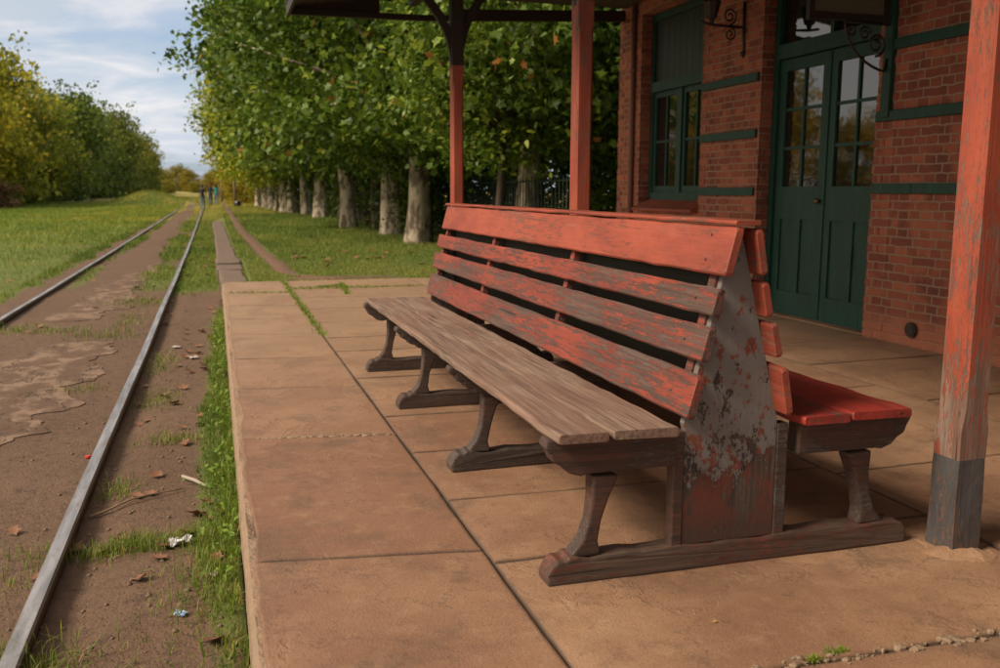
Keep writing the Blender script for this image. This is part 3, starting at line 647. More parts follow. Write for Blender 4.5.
for y in (-1.1, 2.54, 6.15, 9.65):
    # square post, chamfered above the base
    h_ = .0605; c_ = .017; mb = MB(); rings = []
    for z, hh_, cc in ((.335, h_, .004), (.44, h_, .004), (.52, h_, c_), (1.0, h_, c_), (1.6, h_, c_), (2.1, h_, c_), (2.33, h_, c_), (2.38, h_, .004), (2.53, h_, .004)):
        sq = [(-hh_, -hh_ + cc), (-hh_ + cc, -hh_), (hh_ - cc, -hh_), (hh_, -hh_ + cc), (hh_, hh_ - cc), (hh_ - cc, hh_), (-hh_ + cc, hh_), (-hh_, hh_ - cc)]
        rings.append([wob((2.47 + a, y + b_, z), .002, 6, y) for a, b_ in sq])
    mb.loft(rings); post = cpart(mb, 'post', m_post, None, {2.54: 'nearest red post, orange paint flaking above a dark grey base', 6.15: 'middle red post behind the bench', 9.65: 'farthest red post with a dark bracketed head'}.get(y))
    mb = MB(); rings = []
    for z, e in ((0.0, .004), (.05, .003), (.18, .001), (.30, .0015), (.336, .0008)):
        hh_ = h_ + e; cc = .006
        sq = [(-hh_, -hh_ + cc), (-hh_ + cc, -hh_), (hh_ - cc, -hh_), (hh_, -hh_ + cc), (hh_, hh_ - cc), (hh_ - cc, hh_), (-hh_ + cc, hh_), (-hh_, hh_ - cc)]
        rings.append([wob((2.47 + a, y + b_, z), .004, 9, y + 2) for a, b_ in sq])
    mb.loft(rings); cpart(mb, 'post_base', m_base, post)
    mb = MB(); mb.box(2.47 - .062, 2.47 + .062, y - .062, y + .062, 2.53, rz_(2.42) - .112); cpart(mb, 'post_head', m_dark, post)
    for s in (-1, 1):
        mb = MB(); outer, inner = [], []
        for k in range(11):
            t = k / 10; xx = .062 + .70 * t ** 1.7; z = 2.50 + (.98 if s < 0 else 1.12) * t ** .75
            xo = xx; dx = .70 * 1.7 * max(t, .02) ** .7; dz = .98 * .75 * max(t, .02) ** -.25; l = math.hypot(dx, dz)
            outer.append((2.47 + s * xx, z)); inner.append((2.47 + s * (xx - .085 * dz / l * (0.35 + .65 * min(1, t * 3))), z + .085 * dx / l + .0))
        pr = outer + inner[::-1]
        mb.prism(pr if s > 0 else pr[::-1], y - .028, y + .028, bev=0); cpart(mb, 'knee_brace', m_dark, post)
# thin mortar skirt round the near post
mb = MB(); rings = []
for sc, z in ((1.75, -.004), (1.3, .004), (1.02, .010)):
    rings.append([wob((2.47 + .085 * sc * math.cos(t) * 1.0, 2.54 + .085 * sc * math.sin(t), z), .022, 11, 3) for t in [k * math.pi / 12 for k in range(24)]])
mb.loft(rings); cpart(mb, 'mortar_collar', m_slab)

# ------------------------------------------------------------------ station building
WX = 5.38
bld = empty('station_building', (WX, 8, 0)); tag(bld, 'red brick station building with green door and bands', 'building')
def wpart(mb, name, m, parent=None, label=None, uv=True):
    o = mb.build(name, m, parent or bld, uv)
    if parent is None: o.data.transform(Matrix.Translation((-WX, -8, 0)))
    else: o.data.transform(Matrix.Translation((-WX, -8, 0)))
    if label: o['label'] = label
    return o
mb = MB()
mb.box(WX, 5.78, -5, 6.72, -.3, 4.6); mb.box(WX, 5.78, 8.50, 9.70, -.3, 4.6); mb.box(WX, 5.78, 11.33, 12.0, -.3, 4.6)
mb.box(WX, 5.78, 6.72, 8.5, 3.5, 4.6); mb.box(WX, 5.78, 9.70, 11.33, 3.5, 4.6); mb.box(WX, 5.78, 9.7, 11.33, -.3, 1.06)
mb.box(5.78, 10, 11.6, 12.0, -.3, 4.6); mb.box(9.8, 10, -5, 11.6, -.3, 4.6)
# toothed corner bricks
r = random.Random(3)
for (yc, sg) in ((6.72, -1), (8.50, 1), (9.70, -1), (11.33, 1), (12.0, -1)):
    z = 0.0; k = 0
    while z < 3.5:
        L = .235 if k % 2 else .118; j = r.uniform(.002, .010); j2 = r.uniform(.001, .012)
        a, c_ = (yc - L, yc + j2) if sg < 0 else (yc - j2, yc + L)
        if not (sg > 0 and yc in (9.7,)):
            mb.box(WX - j, WX + (.118 if k % 2 else .235), a, c_, z + .005 + r.uniform(0, .003), z + .0685)
        z += .0735; k += 1
# worn plinth course of bricks proud of the near pier
wpart(mb, 'wall', m_brick)
# green string courses
r = random.Random(5)
for y0, y1 in ((-4.9, 6.70), (8.53, 9.685)):
    for z0 in (1.205, 1.80, 2.37):
        mb = MB(); e = [y0]
        if y1 - y0 > 3: e += [y1 - 2.9, y1 - 1.0, y1 - .48]
        e.append(y1)
        zz0 = z0 + (.03 if y0 < 0 else 0)
        for a, c_ in zip(e[:-1], e[1:]): beam(mb, rrect(WX - .035, WX + .02, zz0, zz0 + .085, .006), a + .001, c_ - .002, 'y', .3, .003, a, .003)
        wpart(mb, 'string_course', m_green)
mb = MB(); mb.tube([(WX - .012, 6.12, .145), (WX - .03, 6.12, .145)], .062, 20, False); mb.tube([(WX - .03, 6.12, .145), (WX - .036, 6.12, .145)], .045, 20, False); wpart(mb, 'vent_cover', m_iron, None, 'round iron vent cover low in the brick wall')
mb = MB(); mb.tube([(WX - .04, 11.50, -.1), (WX - .04, 11.50, 3.9)], .034, 12); 
for z in (.4, 1.6, 2.8): mb.tube([(WX - .04, 11.50, z), (WX - .04, 11.50, z + .05)], .040, 12)
m_pipe = simple('brick_red_pipe', (.20, .10, .075), (.15, .07, .05), 7, .6); wpart(mb, 'drainpipe', m_pipe)
# sloping red window sill
mb = MB(); mb.prism([(WX - .10, 1.00), (WX - .10, 1.035), (5.56, 1.165), (5.56, 1.00)], 9.71, 11.32, bev=.006); wpart(mb, 'window_sill', m_slat_top)
# window
def pane(parent, x, y0, y1, z0, z1):
    mb = MB(); mb.box(x, x + .006, y0, y1, z0, z1); return wpart(mb, 'glass_pane', m_glass, parent)
mb = MB(); xw = 5.52
mb.box(xw, xw + .09, 11.24, 11.325, 1.12, 3.49); mb.box(xw, xw + .09, 9.705, 9.79, 1.12, 3.49)
mb.box(xw - .015, xw + .09, 9.79, 11.24, 1.12, 1.235); mb.box(xw, xw + .09, 9.79, 11.24, 3.40, 3.49)
mb.box(xw - .04, xw + .085, 9.79, 11.24, 2.51, 2.63); mb.box(xw - .005, xw + .08, 10.455, 10.565, 1.235, 2.51)
win = wpart(mb, 'window', m_greenw, None, 'green timber window with two glazed casements')
for y0, y1 in ((9.79, 10.455), (10.565, 11.24)):
    mb = MB(); a = xw + .02; q = xw + .06
    mb.box(a, q, y0 + .002, y0 + .055, 1.237, 2.508); mb.box(a, q, y1 - .055, y1 - .002, 1.237, 2.508)
    mb.box(a, q, y0 + .055, y1 - .055, 1.237, 1.315); mb.box(a, q, y0 + .055, y1 - .055, 2.44, 2.508)
    ym = (y0 + y1) / 2; mb.box(a + .006, q - .004, ym - .014, ym + .014, 1.315, 2.44)
    for zc_ in (1.88,): mb.box(a + .008, q - .006, y0 + .055, ym - .014, zc_ - .014, zc_ + .014); mb.box(a + .008, q - .006, ym + .014, y1 - .055, zc_ - .014, zc_ + .014)
    wpart(mb, 'casement', m_greenw, win)
    pane(win, xw + .045, y0 + .056, y1 - .056, 1.316, 2.439)
mb = MB()
for i in range(9):
    y0 = 9.79 + i * 1.45 / 9; mb.box(xw + .03, xw + .055, y0 + .003, y0 + 1.45 / 9 - .003, 2.632, 3.398)
m_shut = simple('dark_green_boards', (.016, .026, .020), (.024, .036, .028), 5, .5); wpart(mb, 'board_panel', m_shut, win)
# door
xd = 5.535
mb = MB(); mb.box(xd - .02, xd + .1, 8.415, 8.497, 0.001, 3.49); mb.box(xd - .02, xd + .1, 6.725, 6.80, .001, 3.49); mb.box(xd - .04, xd + .1, 6.80, 8.415, 2.56, 2.70); mb.box(xd - .02, xd + .1, 6.8, 8.415, 3.41, 3.49)
mb.box(xd, xd + .06, 7.58, 7.63, 2.70, 3.41)
frame = wpart(mb, 'door_frame', m_green); pane(frame, xd + .03, 6.8, 7.58, 2.7, 3.41); pane(frame, xd + .03, 7.63, 8.415, 2.7, 3.41)
for idx, (y0, y1) in enumerate(((6.803, 7.602), (7.610, 8.412))):
    mb = MB(); a, q = xd + .012, xd + .056; st = .105
    mb.box(a, q, y0, y0 + st, .012, 2.552); mb.box(a, q, y1 - st, y1, .012, 2.552)
    yi0, yi1 = y0 + st, y1 - st; ym = (y0 + y1) / 2
    mb.box(a, q, yi0, yi1, .012, .245); mb.box(a, q, yi0, yi1, .98, 1.30); mb.box(a, q, yi0, yi1, 2.44, 2.552)
    mb.box(a, q, ym - .045, ym + .045, .245, .98)
    mb.box(a + .018, a + .028, yi0, ym - .045, .245, .98); mb.box(a + .018, a + .028, ym + .045, yi1, .245, .98)
    mb.box(a + .006, q - .006, ym - .015, ym + .015, 1.30, 2.44)
    for k in (1, 2):
        z = 1.30 + k * 1.14 / 3
        mb.box(a + .008, q - .008, yi0, ym - .015, z - .015, z + .015); mb.box(a + .008, q - .008, ym + .015, yi1, z - .015, z + .015)
    dr = wpart(mb, 'door_leaf', m_green)
    for ya, yb in ((yi0, ym - .015), (ym + .015, yi1)):
        for k in range(3): pane(dr, a + .022, ya, yb, 1.30 + k * .38 + (.015 if k else 0), 1.30 + (k + 1) * .38 - (.015 if k < 2 else 0))
    if idx == 1:
        mb = MB(); mb.tube([(a - .001, y0 + .055, 1.16), (a - .018, y0 + .055, 1.16), (a - .028, y0 + .055, 1.16), (a - .045, y0 + .055, 1.16), (a - .056, y0 + .055, 1.16)], [.016, .014, .026, .029, .015], 14)
        m_brass = simple('tarnished_brass', (.22, .11, .045), (.14, .065, .03), 20, .35, .1, extra={'Metallic': .7}); wpart(mb, 'door_knob', m_brass, dr)
        mb = MB(); mb.box(a - .012, a - .001, y0 - .020, y0 + .018, .03, 2.54); wpart(mb, 'cover_strip', m_green, dr)
mb = MB(); mb.box(xd - .10, 5.785, 6.75, 8.48, -.05, .010); wpart(mb, 'threshold', m_slab)
mb = MB(); mb.box(5.76, 5.775, 6.73, 8.49, .0, 3.5); mb.box(5.76, 5.775, 9.71, 11.32, 1.07, 3.5); wpart(mb, 'dark_interior', m_shut)
mb = MB(); mb.box(5.30, 10.1, -5.1, 12.15, 4.6, 4.75); wpart(mb, 'roof', m_dark)

# hanging sign on the wall post beside the door
sg = empty('hanging_sign', (WX, 6.62, 2.7)); tag(sg, 'blank olive sign board hung on a scrolled iron bracket above the door', 'sign')
def spart(mb, name, m, root=None, org=(WX, 6.62, 2.7)):
    mb.v = [(x - org[0], y - org[1], z - org[2]) for x, y, z in mb.v]; return mb.build(name, m, root or sg)
Ys = 6.58
mb = MB(); mb.box(4.60, 5.26, Ys - .012, Ys + .012, 2.665, 3.35); spart(mb, 'sign_board', m_board)
mb = MB(); mb.box(4.555, 4.60, Ys - .025, Ys + .025, 2.60, 3.40); mb.box(5.26, 5.305, Ys - .025, Ys + .025, 2.60, 3.40); mb.box(4.60, 5.26, Ys - .025, Ys + .025, 2.61, 2.665); mb.box(4.6, 5.26, Ys - .025, Ys + .025, 3.35, 3.40); spart(mb, 'sign_frame', m_dark)
mb = MB(); beam(mb, rrect(WX - .05, WX - .001, Ys - .05, Ys + .05, .006), 1.86, 3.5, 'z', .2, .002, 2., .003); mb.v = [(x, y, z) for x, y, z in mb.v]; spart(mb, 'wall_post', m_green)
mb = MB()
def spiral(cx_, cz_, r0, turns, a0, sgn, n=26):
    return [(cx_ + r0 * (1 - .8 * i / n) * math.cos(a0 + sgn * turns * 2 * math.pi * i / n), Ys, cz_ + r0 * (1 - .8 * i / n) * math.sin(a0 + sgn * turns * 2 * math.pi * i / n)) for i in range(n + 1)]
mb.tube([(5.31 - .40 * math.sin(t), Ys, 2.60 - .36 * (1 - math.cos(math.pi / 2 - t)) * .2 - .30 * math.cos(t)) for t in [k * math.pi / 2 / 14 for k in range(15)]][::-1] + [(5.33, Ys, 2.33)], .012, 6)
mb.tube(spiral(5.215, 2.44, .095, 1.6, -math.pi / 2, 1), .011, 6); mb.tube(spiral(5.10, 2.52, .060, 1.5, 0, 1), .010, 6); mb.tube(spiral(4.97, 2.53, .052, 1.4, math.pi, -1), .010, 6)
mb.tube([(4.9, Ys, 2.60), (5.33, Ys, 2.60)], .010, 6)
spart(mb, 'scroll_bracket', m_iron)

# wall lantern bracket on the pier
wl = empty('wall_lantern', (WX, 8.85, 2.9)); tag(wl, 'wrought iron bracket lantern on the brick pier above the window', 'lantern')
def lpart(mb, name, m): return spart(mb, name, m, wl, (WX, 8.85, 2.9))
Yl = 8.85
mb = MB(); mb.tube([(WX - .003, Yl, 2.70), (WX - .02, Yl, 2.86), (WX - .02, Yl, 3.20)], .016, 8); mb.tube([(WX - .02, Yl, 2.94), (4.98, Yl, 2.95), (4.86, Yl, 2.97)], .014, 8)
Ys = Yl; mb.tube(spiral(5.19, 3.045, .085, 1.7, -math.pi / 2, 1), .010, 6); mb.tube(spiral(5.20, 2.865, .07, 1.5, math.pi / 2, -1), .010, 6)
lpart(mb, 'bracket', m_iron)
mb = MB(); mb.tube([(4.98, Yl, 2.96), (4.98, Yl, 3.0), (4.98, Yl, 3.02), (4.98, Yl, 3.14), (4.98, Yl, 3.17), (4.98, Yl, 3.23), (4.98, Yl, 3.27)], [.02, .03, .055, .085, .10, .04, .01], 8, False); lpart(mb, 'lamp_body', m_iron)
mb = MB(); mb.tube([(WX - .02, Yl, 2.70), (WX - .02, Yl, 2.67), (WX - .02, Yl, 2.63)], [.022, .026, .004], 8); lpart(mb, 'finial', m_iron)

# ------------------------------------------------------------------ iron fence
fn = empty('iron_fence', (5.5, 13.5, 0)); tag(fn, 'dark green iron railing fence under the trees beside the brick corner', 'fence')
def fpart(mb, name, m): return spart(mb, name, m, fn, (5.5, 13.5, 0))
m_fence = simple('dark_green_iron', (.012, .026, .020), (.02, .038, .03), 10, .5)
m_gpost = simple('green_iron_post', (.03, .11, .085), (.022, .08, .065), 10, .5)
fx0, fy0, fx1, fy1 = 5.50, 13.55, 5.95, 24.0
P_ = lambda t: (fx0 + (fx1 - fx0) * t, fy0 + (fy1 - fy0) * t)
mb = MB()
for z in (.22, 1.42): mb.tube([(*P_(0), z), (*P_(1), z)], .016, 4, False)
fpart(mb, 'rail_bar', m_fence)
mb = MB(); mb.box(5.47, 5.53, 13.52, 13.58, -.1, 1.82); mb.box(5.462, 5.538, 13.512, 13.588, 1.82, 1.85); fpart(mb, 'gate_post', m_gpost)
n_ = 52
for i in range(1, n_):
    mb = MB(); x, y = P_(i / n_); th = .02 if i % 13 == 0 else .010; mb.tube([(x, y, -.05), (x, y, 1.50)], th, 6); fpart(mb, 'fence_bar', m_fence)

# ------------------------------------------------------------------ foliage generators
LEAF5 = np.array([(0, 0), (.10, .40), (.36, .26), (.56, .50), (.66, .20), (1, 0), (.66, -.20), (.56, -.50), (.36, -.26), (.10, -.40)])
LEAFO = np.array([(0, 0), (.25, .24), (.6, .22), (1, 0), (.6, -.22), (.25, -.24)])
LEAF4 = np.array([(0, 0), (.45, .36), (1, 0), (.45, -.36)])
def leaves(centers, sizes, lc, tmpl, r_, up_bias=.5, droop=.25):
    n = len(centers); k = len(tmpl)
    nrm = r_.normal(size=(n, 3)); nrm[:, 2] = np.abs(nrm[:, 2]) * .8 + up_bias; nrm /= np.linalg.norm(nrm, axis=1)[:, None]
    d = r_.normal(size=(n, 3)); d[:, 2] -= .35; d -= nrm * (d * nrm).sum(1)[:, None]; d /= np.linalg.norm(d, axis=1)[:, None]
    s = np.cross(nrm, d)
    x = tmpl[:, 0][None, :, None]; y = tmpl[:, 1][None, :, None]
    fold = .18 * np.abs(tmpl[:, 1])[None, :, None] - droop * (tmpl[:, 0] ** 2)[None, :, None]
    V = centers[:, None, :] + sizes[:, None, None] * (d[:, None, :] * (x - .4) + s[:, None, :] * y + nrm[:, None, :] * fold)
    F = np.arange(n * k).reshape(n, k)
    return V.reshape(-1, 3), F, np.repeat(lc, k)
def crown(r_, c, rad, ncl, per, csz, size, tmpl, flat_bottom=None, hollow=.35, skirt=0.0, lcb=(.15, .62), up_bias=.45):
    """leaf clumps spread through an uneven ellipsoid"""
    cc = []
    ph = r_.uniform(0, 6.28, 6)
    while len(cc) < ncl:
        p = r_.normal(size=3); p /= np.linalg.norm(p); rr = r_.uniform(hollow ** 3, 1) ** (1 / 3)
        az = math.atan2(p[1], p[0]); lump = 1 + .10 * math.sin(3 * az + ph[0]) + .11 * math.sin(5 * az + ph[1] + p[2] * 4) + .10 * math.sin(7 * p[2] + ph[2] + 2 * az)
        q = np.array(c) + np.array(rad) * p * rr * lump
        if flat_bottom is not None and q[2] < flat_bottom + .35 * math.sin(2 * az + ph[3]): continue
        cc.append((q, rr))
    P, L = [], []
    for q, rr in cc:
        k = int(per * r_.uniform(.5, 1.5)); sp = csz * r_.uniform(.7, 1.35)
        o = np.clip(r_.normal(size=(k, 3)), -1.5, 1.5) * sp * np.array([1, 1, .55]); o[:, 2] -= .25 * np.hypot(o[:, 0], o[:, 1]) ** 1.2
        P.append(q + o); base = r_.uniform(*lcb)
        L.append(np.clip(base + r_.normal(size=k) * .12 + .05 * o[:, 2] / sp, 0, .93))
    P = np.concatenate(P); L = np.concatenate(L)
    dry = r_.random(len(L)) < .008; L[dry] = 1.0
    S = size * r_.uniform(.6, 1.25, len(P))
    return leaves(P, S, L, tmpl, r_, up_bias), [q for q, _ in cc]
def trunk_mesh(r_, h, rad, lean, targets, nl=14, flare=1.25):
    mb = MB(); pts, rs = [], []
    n = 9; rings = []
    for i in range(n + 1):
        t = i / n; z = -.15 + (h + .15) * t
        rr = rad * ((1 - .35 * t) + (flare - 1) * math.exp(-max(z, 0) / .22)); cxx = lean[0] * t + .05 * math.sin(3 * t + rad * 50); cyy = lean[1] * t + .05 * math.cos(2.6 * t + rad * 70)
        rings.append([(cxx + math.cos(a) * rr * (1 + .12 * math.sin(3 * a + rad * 90 + t) + .07 * math.sin(5 * a + t * 4)), cyy + math.sin(a) * rr * (1 + .12 * math.sin(3 * a + rad * 90 + t) + .07 * math.sin(5 * a + t * 4)), z) for a in [2 * math.pi * k / 14 for k in range(14)]])
    mb.loft(rings, True)
    top = Vector((lean[0], lean[1], h))
    idx = r_.permutation(len(targets))[:nl]
    for j in idx:
        t = Vector(targets[j]); m1 = top.lerp(t, .45) + Vector((0, 0, .35)); r0 = rad * r_.uniform(.28, .5)
        mb.tube([top - Vector((0, 0, .25)), top.lerp(m1, .5), m1, t], [r0, r0 * .8, r0 * .5, .012], 6)
    return mb
def make_tree(name, seed, h, rad, lean, crowns, m_l, m_b, tmpl, nl=14, flare=1.25):
    """protos: returns an Empty with trunk and crown children"""
    r_ = np.random.default_rng(seed); Vs, Fs, Ls, T, o = [], [], [], [], 0
    for cr in crowns:
        (V, F, L), cc = crown(r_, tmpl=tmpl, **cr); Vs.append(V); Fs.append(F + o); Ls.append(L); o += len(V); T += cc
    root = empty(name)
    tb = trunk_mesh(r_, h, rad, lean, T, nl, flare).build('trunk', m_b, root)
    np_obj('crown', np.concatenate(Vs), np.concatenate(Fs), m_l, {'lc': np.concatenate(Ls)}, root)
    return root
used = {}
def place(proto, loc, rz, sc, tint, label, cat, group):
    o = proto if not used.get(proto.name) else copy_tree(proto)
    used[proto.name] = True
    o.location = loc; o.rotation_euler = (0, 0, rz); o.scale = sc if isinstance(sc, tuple) else (sc, sc, sc)
    for ch in o.children:
        ch.color = (*tint, 1)
    tag(o, label, cat, group); return o

# plane trees along the platform lawn
PT = []
for k in range(3):
    PT.append(make_tree('plane_tree', 11 + k, 2.6, .275 + .02 * k, (.12 * (k - 1), .15), [
        dict(c=(0, 0, 6.3), rad=(4.3, 3.9, 4.7), ncl=310, per=60, csz=.50, size=.175, flat_bottom=2.7, hollow=.62),
        dict(c=(-.3, 0, 3.0), rad=(3.6, 3.0, 1.1), ncl=70, per=55, csz=.42, size=.17, flat_bottom=2.1, hollow=.3)], m_leaf, m_bark, LEAF5))
ordn = ['first', 'second', 'third', 'fourth', 'fifth', 'sixth', 'seventh', 'eighth', 'ninth', 'tenth', 'eleventh', 'twelfth', 'thirteenth', 'fourteenth', 'fifteenth', 'sixteenth']
spots = [(5.9, 17.6), (4.55, 21.4), (4.62, 25.4), (4.15, 30.2), (4.9, 34.5), (4.35, 40.5), (4.2, 45.7), (3.9, 49.5), (3.75, 53.5), (3.6, 57.5), (3.5, 62), (3.4, 67), (3.2, 73)]
for i, (x, y) in enumerate(spots):
    t = (1.28 if y < 27 else 1.1) - .12 * random.random(); warm = float(ss(28, 52, y))
    tint = (t * (1 + 1.6 * warm), t * (1 + .9 * warm), t)  # nearer crowns brightened, far ones yellowed by tint in place of sunlight
    sc = random.uniform(.94, 1.06) * (1 if y < 50 else .92)
    place(PT[i % 3], (x, y, float(gz(x, y))), random.uniform(0, 6.28), sc, tint, f'pale-barked plane tree, {ordn[i]} from the platform end in the row on the grass', 'tree', 'plane trees in a row along the lawn')
# second row behind, darker trunks
sp2 = [(9.2, 15.5), (8.2, 20), (8.0, 24.5), (7.6, 29), (7.8, 34), (7.3, 39.5), (7.2, 46), (7, 53), (6.8, 61), (6.5, 70)]
for i, (x, y) in enumerate(sp2):
    place(PT[(i + 1) % 3], (x, y, float(gz(x, y))), random.uniform(0, 6.28), random.uniform(.9, 1.05), (1.0, 1.02, 1.0), f'shaded tree behind the plane tree row, {ordn[i]} from the station', 'tree', 'trees behind the plane tree row')
# dark slender trunks between the plane trees, clad in leaves
iv = make_tree('ivy_clad_tree', 41, 3.0, .16, (.1, .1), [dict(c=(0, 0, 1.7), rad=(.55, .55, 1.8), ncl=60, per=26, csz=.20, size=.11, hollow=.3), dict(c=(0, 0, 4.6), rad=(1.8, 1.8, 1.7), ncl=70, per=36, csz=.4, size=.16, hollow=.4)], m_leaf, m_barkd, LEAFO)
for i, (x, y) in enumerate([(4.9, 23.4), (4.75, 28.2), (5.1, 32.3), (4.9, 38), (4.7, 43.4)]):
    place(iv, (x, y, float(gz(x, y))), i * 1.3, 1, (.7, .72, .75), f'dark ivy-clad trunk between plane trees, {ordn[i]} from the platform', 'tree', 'ivy-clad trunks in the row')
# leafy shrubs by the fence, with lighter hanging leaves
sh = make_tree('leafy_shrub', 51, .8, .05, (0, 0), [dict(c=(0, 0, 1.5), rad=(1.5, 1.3, 1.5), ncl=120, per=40, csz=.3, size=.14, flat_bottom=.0, hollow=.5)], m_leaf, m_barkd, LEAFO, 10, 1.2)
for i, (x, y, s_, tn) in enumerate([(9.0, 17.2, 1.15, 1.2), (9.4, 20.4, 1.3, 1.1), (8.2, 22.8, 1.3, .9), (6.6, 25.6, 1.25, .65), (6.4, 30, 1.3, .65), (6.2, 35, 1.3, .65), (6.0, 41, 1.3, .7), (5.8, 48, 1.4, .75), (5.6, 56, 1.5, .9)]):
    place(sh, (x, y, float(gz(x, y)) - .1), i * .9, s_, (tn, tn * 1.02, tn * .95), f'dense dark shrub behind the fence line, {ordn[i]} from the brick corner', 'shrub', 'shrubs behind the tree row')
# climber-like tree with bright fine leaves next to the posts
ct = make_tree('leafy_tree', 61, 2.2, .09, (.02, .1), [dict(c=(0, 0, 3.5), rad=(2.1, 1.6, 2.0), ncl=170, per=38, csz=.32, size=.135, flat_bottom=1.72, hollow=.55, lcb=(.3, .75))], m_leaf, m_barkd, LEAFO, 12)
place(ct, (4.9, 15.9, -.03), .4, 1.0, (1.0, 1.05, 1.0), 'small bright-leaved tree directly behind the canopy posts', 'tree', None)
place(ct, (4.66, 22.1, -.03), 2.4, .85, (1.0, 1.05, .95), 'small bright-leaved tree with low branches left of the farthest red post', 'tree', None)
ct['group'] = 'small bright-leaved trees behind the posts'

# woodland on the far side of the track
WT = []
for k in range(3):
    cr = [dict(c=(0, 0, 5.2), rad=(4.6, 4.6, 4.4), ncl=190, per=34, csz=.75, size=.42, flat_bottom=.6, hollow=.6),
          dict(c=(1.5 - 1.5 * k, .8, 8.6), rad=(2.6, 2.6, 2.6), ncl=60, per=22, csz=.6, size=.36, hollow=.3),
          dict(c=(1.2 * (k - 1), -1, 1.8), rad=(4.2, 4.0, 1.7), ncl=70, per=34, csz=.7, size=.40, hollow=.3)]
    WT.append(make_tree('woodland_tree', 71 + k, 3.2, .28, (.3, .1), cr, m_leaf2, m_barkd, LEAF4, 18))
wood = [(-21, 78, 1.06, (1.9, 1.6, .8)), (-17.5, 80, .92, (1.75, 1.6, .9)), (-19, 88, 1.12, (1.5, 1.4, .9)), (-16.5, 94, 1.0, (1.15, 1.25, .85)), (-18, 103, 1.1, (.72, .82, .8)), (-15.5, 110, 1.0, (.62, .85, .8)), (-16.5, 121, 1.1, (.6, .8, .85)), (-15, 131, 1.02, (.7, .85, .8)), (-14.5, 143, 1.05, (.75, .85, .8)), (-15, 157, 1.05, (.8, .9, .8)), (-14, 172, 1.0, (.85, .9, .8)), (-14, 190, .95, (.9, .95, .8)), (-14, 210, .85, (1.1, 1.1, .8))]
for i, (x, y, s_, tn) in enumerate(wood):
    place(WT[i % 3], (x, y, float(gz(x, y)) - .2), i * 2.1, (s_, s_, s_ * (1.02 + .08 * (i % 3))), tuple(c_ * 1.35 for c_ in tn), f'bushy woodland tree left of the track, {ordn[i]} from the left picture edge', 'tree', 'woodland trees left of the track')  # leaf tints raised so the backlit wood looks lit
for i, (x, y) in enumerate([(-25, 33), (-24, 45), (-25, 58), (-25, 69)]):
    place(WT[i % 3], (x, y, -.4), i, .58 if y < 50 else 1.0, (2.3, 1.6, .7), 'tree beyond the left picture edge, seen only in the window glass', 'tree', 'trees reflected in the door glass')
# far trees closing the view
far = [(-12, 250, .55, (1.5, 1.3, .8)), (-6, 262, .6, (1.6, 1.3, .8)), (0, 275, .62, (1.4, 1.2, .9)), (6, 262, .7, (1.5, 1.2, .8)), (12, 250, .8, (1.5, 1.25, .8)), (-19, 262, .7, (1.3, 1.2, .8)), (3, 300, .8, (1.1, 1.1, .9)), (18, 265, .9, (1.3, 1.1, .8)), (-4, 215, .28, (1.7, 1.5, .8)), (-9, 205, .3, (1.6, 1.4, .8)), (-15, 245, .7, (1.4, 1.3, .8)), (-9, 280, .75, (1.5, 1.3, .8)), (-1, 255, .5, (1.7, 1.4, .8)), (9, 240, .7, (1.8, 1.4, .8)), (3, 235, .5, (1.7, 1.4, .8))]  # autumn yellow tints, also standing for golden light on the far trees
for i, (x, y, s_, tn) in enumerate(far):
    place(WT[i % 3], (x, y, float(gz(x, y)) - .3), i * 1.7, s_, tn, f'distant yellow-green tree at the end of the track, {ordn[i]} of the far group counted outward', 'tree', 'distant trees at the end of the track')
yb = [(2.6, 86, .36, (1.9, 1.5, .7)), (3.2, 92, .42, (2.0, 1.6, .7)), (2.2, 104, .42, (1.8, 1.5, .7)), (4.2, 80, .45, (1.9, 1.55, .7)), (3.4, 116, .5, (1.7, 1.4, .7))]  # yellow leaf colour, with distant warm sunlight put into the tint
for i, (x, y, s_, tn) in enumerate(yb):
    place(WT[i % 3], (x, y, float(gz(x, y)) - .3), i * 2.7, s_, tn, f'yellow bush tinted as sunlit right of the wooden posts, {ordn[i]} from the plane trees', 'bush', 'yellow bushes at the end of the tree row')
db = make_tree('dry_bush', 91, .4, .05, (0, 0), [dict(c=(0, 0, 1.0), rad=(1.9, 1.5, 1.2), ncl=90, per=34, csz=.34, size=.20, flat_bottom=-.1, hollow=.4)], leaf_mat('dry_bush_leaves', (.09, .045, .02), (.19, .10, .05), (.28, .17, .08)), m_barkd, LEAF4, 10)
place(db, (-16.0, 76.5, -.3), 0, 1.0, (1, 1, 1), 'low reddish-brown dry bush at the foot of the left woodland', 'bush', None)

# ------------------------------------------------------------------ grass
def blades(P, H, W, lc, r_, lean=.45):
    n = len(P); a = r_.uniform(0, 2 * math.pi, n); d = np.stack([np.cos(a), np.sin(a), np.zeros(n)], 1); s = np.stack([-np.sin(a), np.cos(a), np.zeros(n)], 1)
    ln = (np.abs(r_.normal(size=n)) * lean)[:, None] * H[:, None]; up_ = np.zeros((n, 3)); up_[:, 2] = 1
    b0 = P - s * W[:, None] / 2; b1 = P + s * W[:, None] / 2
    mid = P + up_ * H[:, None] * .6 + d * ln * .4; m0 = mid - s * W[:, None] * .35; m1 = mid + s * W[:, None] * .35
    tip = P + up_ * H[:, None] * np.clip(1 - .3 * (ln / H[:, None]), .35, 1) + d * ln
    t0 = tip - s * W[:, None] * .04; t1 = tip + s * W[:, None] * .04
    V = np.stack([b0, b1, m1, m0, t1, t0], 1).reshape(-1, 3); I = np.arange(n)[:, None] * 6
    F = np.concatenate([I + np.array([[0, 1, 2, 3]]), I + np.array([[3, 2, 4, 5]])])
    return V, F, np.repeat(lc, 6)
